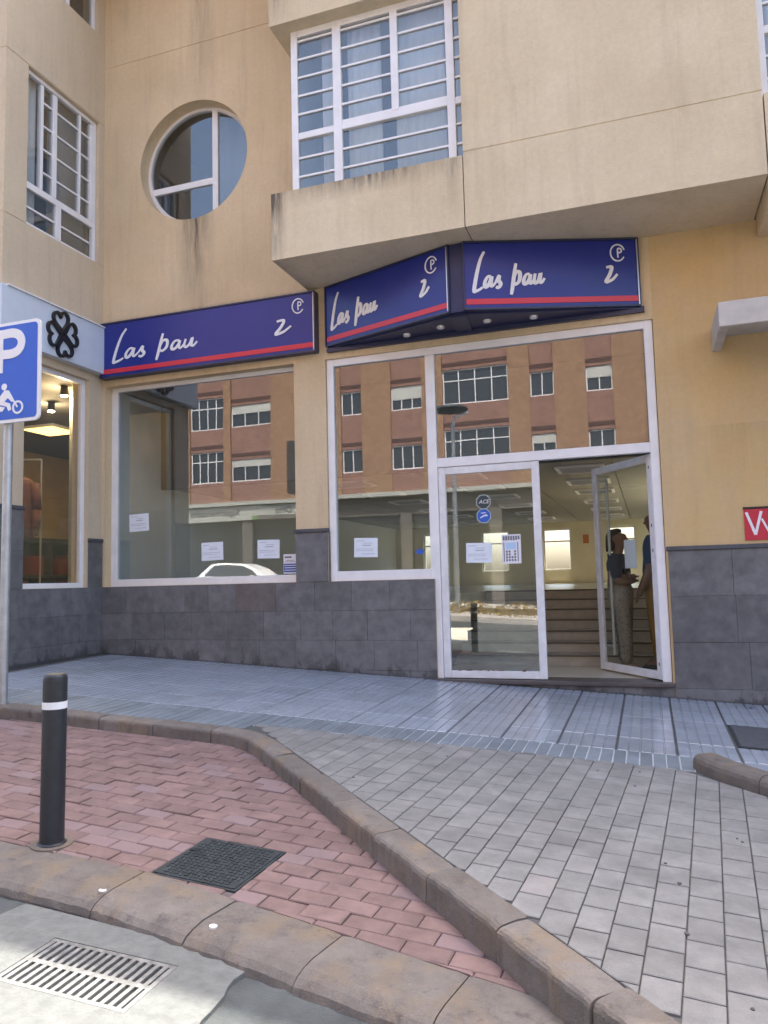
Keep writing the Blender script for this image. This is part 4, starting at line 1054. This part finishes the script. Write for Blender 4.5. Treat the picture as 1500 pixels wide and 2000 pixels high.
def wheel(cu, cv, r_): ribbon(mb, [(cu+r_*math.cos(R(20*i)), cv+r_*math.sin(R(20*i))) for i in range(19)], .018, PSY, -.0065, -.0032, 2, False)
wheel(pc+.115, 3.045, .050); wheel(pc-.13, 3.045, .050)
mb.prism([(pc-.035+.030*math.cos(R(30*i)), 3.235+.030*math.sin(R(30*i))) for i in range(12)], -.0065, -.0032, PSY)
mb.build('rider_head', M['park_white'], ps)
mb = MB()
mb.prism([(pc-.10, 3.135), (pc-.03, 3.205), (pc+.015, 3.20), (pc+.072, 3.115), (pc+.052, 3.095), (pc+.005, 3.135), (pc-.03, 3.105), (pc+.03, 3.085), (pc+.045, 3.03), (pc+.015, 3.02), (pc-.005, 3.06), (pc-.09, 3.085)], -.0064, -.0032, PSY)
mb.build('rider_symbol', M['park_white'], ps)
mb = MB(); mb.prism([(pc-.13, 3.075), (pc-.16, 3.12), (pc-.105, 3.125), (pc-.085, 3.07), (pc-.02, 3.055), (pc-.05, 3.02), (pc-.11, 3.03)], -.0072, -.0066, PSY); ribbon(mb, [(pc+.06, 3.12), (pc+.115, 3.045)], .016, PSY, -.0085, -.0066, 2, False)
mb.build('motorcycle_symbol', M['park_white'], ps)
for zz_ in (3.12, 3.62):
    MB().box(sx_-.08, sx_+.02, sy_-.009, sy_+.075, zz_, zz_+.03).build('clamp', M['galv'], ps)
# manhole cover
mh = tag(empty('manhole_cover', (-1.97, 3.27, Rz(-1.97, 3.27))), 'dark square cast iron cover set into the red paving', 'manhole cover')
MB().prism(MH, lambda u, v: Rz(u, v)-.03, lambda u, v: Rz(u, v)-.001).build('frame', M['iron'], mh)
cx_, cy_ = sum(p[0] for p in MH)/4, sum(p[1] for p in MH)/4
ins = [(cx_+(p[0]-cx_)*.94, cy_+(p[1]-cy_)*.94) for p in MH]
MB().prism(ins, lambda u, v: Rz(u, v)-.01, lambda u, v: Rz(u, v)+.003).build('lid', M['iron'], mh)
mb = MB(); e1 = Vector((MH[1][0]-MH[0][0], MH[1][1]-MH[0][1])).normalized(); e2 = Vector((MH[3][0]-MH[0][0], MH[3][1]-MH[0][1])).normalized()
for i in range(-7, 8):
    for j in range(-7, 8):
        if abs(i) == 7 and abs(j) > 5: continue
        c = Vector((cx_, cy_))+e1*i*.027+e2*j*.027; a, b_ = (.011, .004) if (i+j) % 2 else (.004, .011)
        mb.prism([tuple(c+e1*a+e2*b_), tuple(c-e1*a+e2*b_), tuple(c-e1*a-e2*b_), tuple(c+e1*a-e2*b_)], lambda u, v: Rz(u, v)+.002, lambda u, v: Rz(u, v)+.0065)
tag(mb.build('tread_pattern', M['iron'], mh), kind='stuff')
mb = MB(); c = Vector((cx_, cy_))-e1*.185+e2*.06
mb.prism([tuple(c+e1*.02+e2*.014), tuple(c-e1*.02+e2*.014), tuple(c-e1*.02-e2*.014), tuple(c+e1*.02-e2*.014)], lambda u, v: Rz(u, v)+.003, lambda u, v: Rz(u, v)+.0075); mb.build('key_hole', M['black'], mh)
# drain with concrete apron
M['apron'] = plain('apron_concrete', (.14, .145, .135), .9, var=.16, scale=22, bumpy=.45, bscale=70)
GX0, GX1, GY0, GY1 = -2.26, -1.70, 2.22, 2.53
ap = tag(empty('drain', (-2.0, 2.4, Dz(-2, 2.4))), 'rectangular drain grate in a pale concrete apron at the kerb', 'drain')
AP = [(-2.56, 2.70), (-1.47, 2.64), (-1.45, 2.45), (-1.40, 1.75), (-2.66, 1.75)]
hole = [(GX0, GY0), (GX0, GY1), (GX1, GY1), (GX1, GY0)]
zt = lambda u, v: Dz(u, v)+.016; zb = lambda u, v: Dz(u, v)-.02
mb = MB()
mb.prism([(-2.58, 2.715), (GX0, 2.70), (GX0, 1.75), (-2.66, 1.75), (-2.70, 2.2), (-2.62, 2.5)], zb, zt); rg_ = random.Random(2); mb.prism([(GX1, 2.67), (-1.50, 2.66)]+[(-1.47+.07*q/18+rg_.uniform(-.008, .008), 2.62-.87*q/18) for q in range(18)]+[(-1.40, 1.75), (GX1, 1.75)], zb, zt)
mb.prism([(GX0, 2.70), (GX1, 2.67), (GX1, GY1), (GX0, GY1)], zb, zt); mb.prism([(GX0, GY0), (GX1, GY0), (GX1, 1.75), (GX0, 1.75)], zb, zt)
mb.build('apron', M['apron'], ap)
M['grate'] = plain('grate_iron', (.20, .20, .19), .55, .3, var=.3, scale=30, bumpy=.15)
mb = MB(); mb.prism(hole, lambda u, v: Dz(u, v)+.0005, lambda u, v: Dz(u, v)+.002); M['pit_shade'] = plain('drain_pit_shade', (.03, .03, .03), .9); mb.build('pit_shade', M['pit_shade'], ap)  # flat near-black plate paints in the shade below the grate
fw = .022; z1 = lambda u, v: Dz(u, v)+.015; z0f = lambda u, v: Dz(u, v)+.003
mb = MB()
for a, b_, c_, d_ in ((GX0+.003, GX1-.003, GY0+.003, GY0+fw), (GX0+.003, GX1-.003, GY1-fw, GY1-.003), (GX0+.003, GX0+fw, GY0+fw, GY1-fw), (GX1-fw, GX1-.003, GY0+fw, GY1-fw), (GX0+fw, GX1-fw, 2.363, 2.387)):
    mb.prism([(a, c_), (b_, c_), (b_, d_), (a, d_)], z0f, z1)
mb.build('grate_frame', M['grate'], ap)
nb = 15
for i in range(nb):
    u = GX0+fw+(GX1-GX0-2*fw)*(i+.5)/nb
    for c_, d_ in ((GY0+fw, 2.363), (2.387, GY1-fw)):
        MB().prism([(u-.0085, c_), (u+.0085, c_), (u+.0085, d_), (u-.0085, d_)], z0f, z1).build('grate_bar', M['grate'], ap)
# inspection cover in the pavement at the right edge
ic = tag(empty('inspection_cover', (.95, 6.6, Pz(.95, 6.6))), 'dark flat inspection cover in the pavement at the right edge', 'inspection cover')
M['cover'] = plain('cover_grey', (.075, .08, .09), .6, var=.2, scale=20, bumpy=.2)
MB().prism([(.545, 6.16), (1.33, 6.16), (1.33, 6.95), (.545, 6.95)], lambda u, v: Pz(u, v)-.012, lambda u, v: Pz(u, v)-.001).build('frame', M['iron'], ic)
MB().prism([(.565, 6.18), (1.31, 6.18), (1.31, 6.93), (.565, 6.93)], lambda u, v: Pz(u, v)-.008, lambda u, v: Pz(u, v)+.002).build('lid', M['cover'], ic)
MB().prism([(.545, 6.955), (1.33, 6.955), (1.33, 7.03), (.545, 7.03)], lambda u, v: Pz(u, v)-.012, lambda u, v: Pz(u, v)-.001).build('surround', M['tile'], ic)
box('stone_footing', M['basalt_cap'], bld, .43, .84, 7.74, 7.985, .1, .262, bevel=.01)
# dark gum spots trodden into the grey pavers
M['gum'] = plain('chewing_gum', (.07, .07, .075), .7)
rnd = random.Random(21)
k = 0
while k < 13:
    x, y = rnd.uniform(-2.2, .7), rnd.uniform(2.5, 5.2)
    if x+y < 2.6 or x-y*.0 > .55: continue
    r_ = rnd.uniform(.005, .010); mb = MB(); a0 = rnd.random()*6
    mb.prism([(x+r_*math.cos(a0+R(45*i))*rnd.uniform(.7, 1.2), y+r_*1.2*math.sin(a0+R(45*i))*rnd.uniform(.7, 1.2)) for i in range(8)], lambda u, v: Pz(u, v)-.001, lambda u, v: Pz(u, v)+.0035)
    mb.build('gum_spot', M['gum'], pavement); k += 1

# ------------------------------------------------------------------ people inside the doorway
def skin_mesh(joints, edges, root, sub=2):
    names = list(joints); me = bpy.data.meshes.new('skin')
    me.from_pydata([joints[k][0] for k in names], [(names.index(a), names.index(b_)) for a, b_ in edges], [])
    ob = bpy.data.objects.new('skin', me); COL.objects.link(ob)
    md = ob.modifiers.new('s', 'SKIN'); md.use_smooth_shade = True
    lay = me.skin_vertices[0].data
    for i, k in enumerate(names):
        r_ = joints[k][1]; lay[i].radius = (r_, r_) if not isinstance(r_, tuple) else r_; lay[i].use_root = (k == root)
    ob.modifiers.new('u', 'SUBSURF').levels = sub; ob.modifiers['u'].render_levels = sub
    dg = bpy.context.evaluated_depsgraph_get(); out = bpy.data.meshes.new_from_object(ob.evaluated_get(dg))
    bpy.data.objects.remove(ob)
    for p in out.polygons: p.use_smooth = True
    return out
def transform(me, mt): me.transform(mt); return me
def chain(*k): return [(k[i], k[i+1]) for i in range(len(k)-1)]
M['skin'] = plain('skin', (.24, .13, .085), .6); M['hair'] = plain('dark_hair', (.022, .016, .013), .6)
M['top_navy'] = plain('navy_top', (.025, .03, .05), .85, var=.15, scale=20); M['shirt_blue'] = plain('blue_shirt', (.012, .05, .14), .85, var=.1, scale=15)
M['ochre_trousers'] = plain('ochre_trousers', (.30, .17, .035), .9, var=.1, scale=10); M['shoe'] = plain('dark_shoe', (.02, .018, .016), .6)
mt, t, b = newmat('patterned_cloth'); b.inputs['Roughness'].default_value = .9
vo = N(t, 'ShaderNodeTexVoronoi'); vo.inputs['Scale'].default_value = 42; t.links.new(pos(t), vo.inputs['Vector'])
t.links.new(mixc(t, ramp(t, vo.outputs['Distance'], .22, .32), (.05, .045, .04), (.27, .235, .19)), b.inputs['Base Color']); M['pattern'] = mt
BODY_E = chain('pelvis', 'waist', 'chest', 'neck0', 'neck', 'chin', 'head', 'crown')+chain('chest', 'lsh', 'lel', 'lwr', 'lha')+chain('chest', 'rsh', 'rel', 'rwr', 'rha')+chain('pelvis', 'lhip', 'lkn', 'lan', 'lto')+chain('pelvis', 'rhip', 'rkn', 'ran', 'rto')
def fingers(mb_, wrist, dirv, up, s_=1.0):
    dirv, up = Vector(dirv).normalized(), Vector(up).normalized(); sd = dirv.cross(up)
    w0 = Vector(wrist)
    for k, ln in enumerate((.070, .080, .076, .060)):
        a = w0+dirv*.075+sd*(k-1.5)*.019
        mb_.tube([a, a+dirv*ln*.5, a+dirv*ln*.85-up*.022], [.0085, .008, .006], 6)
    a = w0+dirv*.02+sd*-.035; mb_.tube([a, a+dirv*.035-sd*.022, a+dirv*.065-sd*.018-up*.01], [.010, .009, .007], 6)
def person(label, x, y, z, face, J, top, low, topj, lowj, scale=1.0, hairlong=True):
    """J: joints facing +X locally (x forward, y to the left, z up)"""
    o = tag(empty('person', (x, y, z)), label, 'person')
    big = {'head': 1.42, 'crown': 1.5, 'chin': 1.35}       # the grown surface shrinks a little round each joint
    J = {k: (v[0], tuple(q*1.2 for q in v[1]) if isinstance(v[1], tuple) else v[1]*big.get(k, 1.22)) for k, v in J.items()}
    mw = Matrix.Translation((x, y, z)) @ Matrix.Rotation(face, 4, 'Z') @ Matrix.Scale(scale, 4)
    me = transform(skin_mesh(J, BODY_E, 'pelvis'), mw); me.materials.append(M['skin']); link('body', me, o)
    def sub(keys, grow):
        JJ = {k: (J[k][0], tuple(q+grow for q in J[k][1]) if isinstance(J[k][1], tuple) else J[k][1]+grow) for k in keys}
        return JJ, [e for e in BODY_E if e[0] in keys and e[1] in keys]
    JJ, ee = sub(topj, .020); me = transform(skin_mesh(JJ, ee, 'chest'), mw); me.materials.append(top); link('top', me, o)
    JJ, ee = sub(lowj[0], lowj[1]); me = transform(skin_mesh(JJ, ee, 'pelvis'), mw); me.materials.append(low); link('trousers', me, o)
    # face: nose, eyes, mouth, ears
    hx, hy, hz_ = J['head'][0]
    mb_ = MB(); mb_.cyl(mw @ Vector((hx+.078, hy, hz_+.02)), mw @ Vector((hx+.112, hy, hz_-.022)), .008, .013, 8); mb_.build('nose', M['skin'], o, smooth=True)
    for s_ in (-1, 1):
        mb_ = MB(); mb_.cyl(mw @ Vector((hx+.082, hy+s_*.032, hz_+.015)), mw @ Vector((hx+.090, hy+s_*.030, hz_+.015)), .012, .008, 8); mb_.build('eye', M['hair'], o)
        mb_ = MB(); mb_.cyl(mw @ Vector((hx, hy+s_*.072, hz_)), mw @ Vector((hx-.008, hy+s_*.09, hz_+.004)), .026, .02, 10); mb_.build('ear', M['skin'], o)
    # hair as a cap round the skull
    mb_ = MB(); rings = []
    spec = [(.125, .02, .03), (.115, .065, .06), (.085, .092, .080), (.04, .100, .086), (-.02, .096, .084)]+([(-.09, .085, .085), (-.15, .07, .08)] if hairlong else [(-.06, .08, .07)])
    for k, (dz, a, c_) in enumerate(spec):
        sh = -.012-.012*k; rings.append([tuple(mw @ Vector((hx+sh+a*math.cos(q)*(.86 if math.cos(q) > 0 else 1.0), hy+c_*math.sin(q), hz_+dz+(.05*max(0, math.cos(q)) if k > 2 else 0)))) for q in [2*math.pi*i/18 for i in range(18)]])
    mb_.loft(rings); mb_.build('hair', M['hair'], o, smooth=True)
    mb_ = MB()
    for wr, ha in (('lwr', 'lha'), ('rwr', 'rha')):
        fingers(mb_, J[wr][0], Vector(J[ha][0])-Vector(J[wr][0]), (0, 0, 1))
    mb_.v = [tuple(mw @ Vector(v)) for v in mb_.v]; mb_.build('fingers', M['skin'], o, smooth=True)
    mb_ = MB()
    for an, to in (('lan', 'lto'), ('ran', 'rto')):
        a = Vector(J[an][0]); b_ = Vector(J[to][0]); rr_ = []
        for k, (f_, w_, h_) in enumerate(((-.35, .03, .05), (-.1, .042, .07), (.4, .045, .06), (.9, .048, .045), (1.25, .03, .03))):
            c = a.lerp(b_, f_); c.z = 0; rr_.append([tuple(mw @ Vector((c.x, c.y+w_*math.cos(q), max(0, h_*(.5+.5*math.sin(q))+.0)))) for q in [2*math.pi*i/10 for i in range(10)]])
        mb_.loft(rr_)
    mb_.build('shoes', M['shoe'], o, smooth=True)
    return o
# she stands with folded arms, facing right
JW = {'pelvis': ((0, 0, .90), (.13, .15)), 'waist': ((-.01, 0, 1.06), (.105, .125)), 'chest': ((0, 0, 1.24), (.115, .15)), 'neck0': ((-.01, 0, 1.37), .06), 'neck': ((0, 0, 1.43), .05), 'chin': ((.02, 0, 1.49), .055), 'head': ((.01, 0, 1.56), .085), 'crown': ((0, 0, 1.63), .06),
      'lsh': ((0, .16, 1.32), .052), 'lel': ((.03, .21, 1.07), .042), 'lwr': ((.165, .02, 1.10), .030), 'lha': ((.175, -.07, 1.11), .026),
      'rsh': ((0, -.16, 1.32), .052), 'rel': ((.02, -.21, 1.06), .042), 'rwr': ((.155, -.03, 1.05), .030), 'rha': ((.165, .06, 1.06), .026),
      'lhip': ((0, .085, .84), .095), 'lkn': ((.01, .09, .47), .062), 'lan': ((-.01, .09, .07), .042), 'lto': ((.14, .10, .03), .026),
      'rhip': ((0, -.085, .84), .095), 'rkn': ((.05, -.09, .47), .062), 'ran': ((.06, -.09, .07), .042), 'rto': ((.20, -.10, .03), .026)}
person('woman in dark top and long patterned trousers standing behind the open door', -.31, 9.05, FL, R(-12), JW, M['top_navy'], M['pattern'],
       ['waist', 'chest', 'neck0', 'lsh', 'lel', 'rsh', 'rel'], (['waist', 'pelvis', 'lhip', 'lkn', 'lan', 'rhip', 'rkn', 'ran'], .024), scale=.935)
JM = {k: ((Vector(v[0])*1.0)[:], v[1]) for k, v in JW.items()}
JM.update({'chest': ((0, 0, 1.26), (.125, .17)), 'lsh': ((0, .19, 1.34), .058), 'rsh': ((0, -.19, 1.34), .058), 'waist': ((0, 0, 1.06), (.12, .145)), 'lel': ((-.02, .25, 1.06), .046), 'rel': ((-.02, -.25, 1.06), .046),
           'lwr': ((.10, .24, .84), .032), 'lha': ((.14, .23, .76), .028), 'rwr': ((.12, -.22, .86), .032), 'rha': ((.17, -.2, .79), .028)})
person('man in blue shirt and ochre trousers half hidden by the door frame', .10, 9.25, FL, R(160), JM, M['shirt_blue'], M['ochre_trousers'],
       ['pelvis', 'waist', 'chest', 'neck0', 'lsh', 'lel', 'rsh', 'rel'], (['waist', 'pelvis', 'lhip', 'lkn', 'lan', 'rhip', 'rkn', 'ran'], .012), scale=1.06, hairlong=False)

# ------------------------------------------------------------------ across the street (seen mirrored in the shop glass)
M['ob_brick'] = plain('opposite_brown_brick', (.32, .19, .115), .9, var=.16, scale=4); M['ob_pink'] = plain('opposite_pink_render', (.28, .155, .12), .9, var=.12, scale=3)
M['ob_band'] = plain('opposite_dark_band', (.10, .055, .045), .9); M['ob_dark'] = plain('opposite_dark_glass', (.03, .035, .04), .08, spec=.8)
M['ob_fascia'] = plain('opposite_fascia', (.42, .42, .38), .6, var=.06); M['ob_green'] = plain('opposite_green', (.10, .22, .06), .6); M['shutter'] = plain('roller_shutter', (.55, .54, .50), .6)
M['ob_plinth'] = plain('opposite_plinth', (.13, .12, .11), .9, var=.2)
OY = -17.8
ob_ = tag(empty('apartment_block', (-10, OY, 0)), 'brown brick apartment block across the street, mirrored in the shop windows', 'building')
O = lambda u, v, d: (u, OY-d, v)      # facing the shop; d grows into the block
cols = [(-33.4, -31.6), (-29.6, -28.0), (-25.7, -24.2), (-22.15, -20.28), (-19.74, -17.57), (-16.0, -15.0), (-13.6, -12.64), (-11.06, -9.66), (-8.54, -5.6), (-4.51, -3.55), (-2.07, -1.09), (.9, 1.9), (3.6, 5.6), (7.6, 8.6), (10.5, 12.4)]
OX0, OX1, OTOP = -36.0, 14.0, 19.6
z_f = [5.6+2.82*k for k in range(6)]
mb = MB(); u = OX0
for a, b_ in cols:
    slab(mb, O, u, a-.06, 5.6, OTOP, 0, .4); u = b_+.06
slab(mb, O, u, OX1, 5.6, OTOP, 0, .4); mb.build('pier', M['ob_brick'], ob_)
mb = MB(); sh = MB(); bd = MB()
rnd = random.Random(5)
for ci_, (a, b_) in enumerate(cols):
    u0, u1 = a-.06, b_+.06
    prev = 5.6
    for k in range(5):
        s0 = z_f[k]+1.05; big = (b_-a) > 2.4 or ci_ == 3
        s1 = s0+(1.65 if big else 1.12)
        slab(mb, O, u0, u1, prev, s0, .10, .4); prev = s1
        slab(bd, O, u0, u1, s1+.16, s1+.34, .085, .0999)
        nv = 4 if big else (2 if b_-a < 1.2 else 3)
        vert = [(u0+(u1-u0)*q/nv, .05, s0, s1) for q in range(1, nv)]
        hz2 = [(s0+(s1-s0)*.68, .05, u0, u1)] if big else []
        framed('window', ob_, O, u0, u1, s0, s1, .16, .06, M['white'], M['ob_dark'], vert, hz2, depth=.06)
        if not big and rnd.random() < .6:
            q = rnd.uniform(.25, .75); slab(sh, O, u0+.06, u1-.06, s1-(s1-s0)*q, s1-.03, .14, .158)
        slab(bd, O, u0, u1, s0-.05, s0-.001, .04, .0999) if rnd.random() < 0 else None
    slab(mb, O, u0, u1, prev, OTOP, .10, .4)
mb.build('spandrel', M['ob_pink'], ob_); sh.build('shutter', M['shutter'], ob_); bd.build('lintel_band', M['ob_band'], ob_)
mb = MB(); mb.box(OX0, OX1, OY-14, OY-.41, -3, OTOP-.02); mb.build('core', M['ob_pink'], ob_)
mb = MB(); slab(mb, O, OX0, OX1, 5.42, 5.6, -.12, .4); mb.build('cornice', M['ob_fascia'], ob_)
mb = MB(); slab(mb, O, -31, -15.5, 4.65, 5.38, .02, .4); mb.build('fascia', M['ob_fascia'], ob_)
mb = MB(); slab(mb, O, -15.5, OX1, 4.55, 5.40, .25, .4); slab(mb, O, -18.3, -15.6, 4.66, 4.86, .005, .0199); mb.build('fascia', M['ob_green'] if False else M['ob_plinth'], ob_)
mb = MB(); slab(mb, O, -18.6, -15.6, 4.66, 4.85, .008, .0195); mb.build('green_band', M['ob_green'], ob_)
for txt, xs_, sz_ in (('Supermercados', -19.3, .46), ('Dino', -16.4, .46)):
    me = text_mesh(txt, sz_, lambda u, v, d: (-u, OY-d, v), -xs_, 4.93, .006, .0195); me.materials.append(M['black']); link('lettering', me, ob_)
mb = MB(); u = OX0
while u < OX1:
    slab(mb, O, u, u+.55, -2, 4.6, .1, .4); u += 4.2
mb.build('pilaster', M['ob_plinth'], ob_)
mb = MB(); slab(mb, O, OX0, OX1, -2, 4.6, .32, .4); mb.build('shop_front', M['ob_dark'], ob_)
M['ac'] = plain('air_conditioner', (.55, .55, .53), .6)
for (x, z) in ((-30.6, 9.2), (2.4, 9.3)):
    mb = MB(); slab(mb, O, x, x+.75, z, z+.5, -.32, -.02); mb.build('air_conditioner', M['ac'], ob_, bevel=.01)
for x in (-14.6, .35, -23.4):
    MB().cyl((x, OY+.07, 5.6), (x, OY+.07, OTOP), .05, None, 10).build('drainpipe', M['galv'], ob_)
# far pavement
mb = MB(); mb.prism([(-60, OY-.2), (40, OY-.2), (40, -14.6), (-60, -14.6)], lambda u, v: Dz(u, 0)-.3, lambda u, v: Dz(u, 0)+.14)
tag(mb.build('far_pavement', M['concrete']), 'pavement on the far side of the street', None, kind='structure')
# planted median
mb = MB(); mb.prism([(-10.5, -8.2), (2.5, -8.2), (2.5, -6.0), (-10.5, -6.0)], lambda u, v: Dz(u, 0)-.3, lambda u, v: Dz(u, 0)+.16)
tag(mb.build('median', M['concrete']), 'raised concrete median in the street', None, kind='structure')
M['dry_leaf'] = plain('dry_leaf', (.34, .24, .06), .9, var=.3, scale=8)
mb = MB(); rnd = random.Random(3)
for k in range(2600):
    x, y = rnd.uniform(-10.2, 2.2), rnd.uniform(-8.0, -6.2); z = Dz(x, 0)+.16+rnd.random()*.38*(.4+.6*abs(math.sin(x*2.1)))
    d = Vector((rnd.uniform(-1, 1), rnd.uniform(-1, 1), rnd.uniform(.1, 1))).normalized()*.11; q = d.orthogonal().normalized()*.022
    p = Vector((x, y, z)); mb.add([p-q, p+q, p+d*.6+q, p+d, p+d*.6-q], [(0, 1, 2, 3, 4)])
tag(mb.build('ground_cover', M['dry_leaf']), 'dry yellow ground cover on the median', 'ground cover', kind='stuff')
# street lamp
lx, ly = -5.65, -7.4; lz = Dz(lx, 0)+.15
lp = tag(empty('street_lamp', (lx, ly, lz)), 'grey street lamp with flat round head across the street, mirrored in the glass', 'street lamp')
MB().cyl((lx, ly, lz), (lx, ly, 6.4), .09, .06, 16).build('pole', M['galv'], lp)
MB().tube([(lx, ly, 6.3), (lx+.08, ly, 6.6), (lx+.5, ly, 6.72)], [.05, .045, .04], 10).build('arm', M['park_white'], lp)
MB().loft([[(lx-.05+r_*math.cos(2*math.pi*i/28), ly+r_*math.sin(2*math.pi*i/28), z) for i in range(28)] for r_, z in ((.10, 6.72), (.50, 6.80), (.55, 6.84), (.48, 6.92), (.12, 6.98))]).build('lamp_head', M['iron'], lp)
# white parked car
M['car_white'] = plain('car_paint', (.80, .80, .79), .18); M['tyre'] = plain('tyre', (.02, .02, .02), .8); M['rim'] = plain('rim', (.45, .45, .46), .3, .8)
M['lampglass'] = plain('headlamp', (.7, .7, .72), .1)
cx0, cy0 = -14.4, -9.9; cz0 = Dz(cx0, 0)+.02
car = tag(empty('parked_car', (cx0, cy0, cz0)), 'white hatchback car across the street, mirrored low in the left window', 'car')
slope = Matrix.Translation((cx0, cy0, cz0)) @ Matrix.Rotation(math.atan(.057), 4, 'Y')
def cs(x, z0_, zs, zt_, wb, wt, n=7):
    """car cross-section: sill z0, shoulder zs, top zt; half widths"""
    half = [(wb*.92, z0_), (wb, z0_+.15), (wb, zs-.06), (wb*.97, zs), (wt+.02, zt_-.05), (wt*.86, zt_)]
    return [tuple(slope @ Vector((x, -y, z))) for y, z in half]+[tuple(slope @ Vector((x, y, z))) for y, z in reversed(half)]
prof_ = [(-2.02, .35, .70, .72, .70, .55), (-1.95, .25, .88, .95, .80, .62), (-1.80, .22, .92, 1.10, .84, .62), (-1.45, .20, .95, 1.40, .87, .60), (-.9, .20, .95, 1.47, .88, .60), (-.1, .20, .93, 1.46, .88, .60), (.45, .20, .92, 1.30, .88, .62), (.95, .20, .91, .98, .87, .72), (1.5, .22, .84, .88, .85, .70), (1.9, .26, .70, .74, .78, .60), (2.05, .34, .58, .60, .66, .5)]
MB().loft([cs(*p) for p in prof_]).build('body', M['car_white'], car, smooth=False)
for s_ in (-1, 1):
    pl_ = [(-1.55, .97), (-1.25, 1.34), (-.75, 1.40), (-.05, 1.39), (.38, 1.24), (.80, .97)]
    mb = MB(); vs = []
    for off in (.010, -.03):
        for x, z in pl_:
            f_ = (z-.95)/.46; y = s_*(.865-.245*f_+off); vs.append(slope @ Vector((x, y, z)))
    n = len(pl_); mb.add(vs, [tuple(range(n)), tuple(range(n, 2*n))[::-1]]+[(i, (i+1) % n, n+(i+1) % n, n+i) for i in range(n)]); mb.build('side_window', M['ob_dark'], car)
    for wx in (-1.25, 1.28):
        w1 = MB().cyl(slope @ Vector((wx, s_*.90, .31)), slope @ Vector((wx, s_*.70, .31)), .31, None, 24).build('wheel', M['tyre'], car)
        MB().cyl(slope @ Vector((wx, s_*.905, .31)), slope @ Vector((wx, s_*.89, .31)), .20, None, 20).build('rim', M['rim'], w1)
    MB().cyl(slope @ Vector((1.93, s_*.52, .66)), slope @ Vector((2.0, s_*.50, .62)), .09, .06, 12).build('headlight', M['lampglass'], car)
    MB().cyl(slope @ Vector((.55, s_*.95, 1.0)), slope @ Vector((.50, s_*1.02, 1.0)), .06, .05, 10).build('wing_mirror', M['car_white'], car)
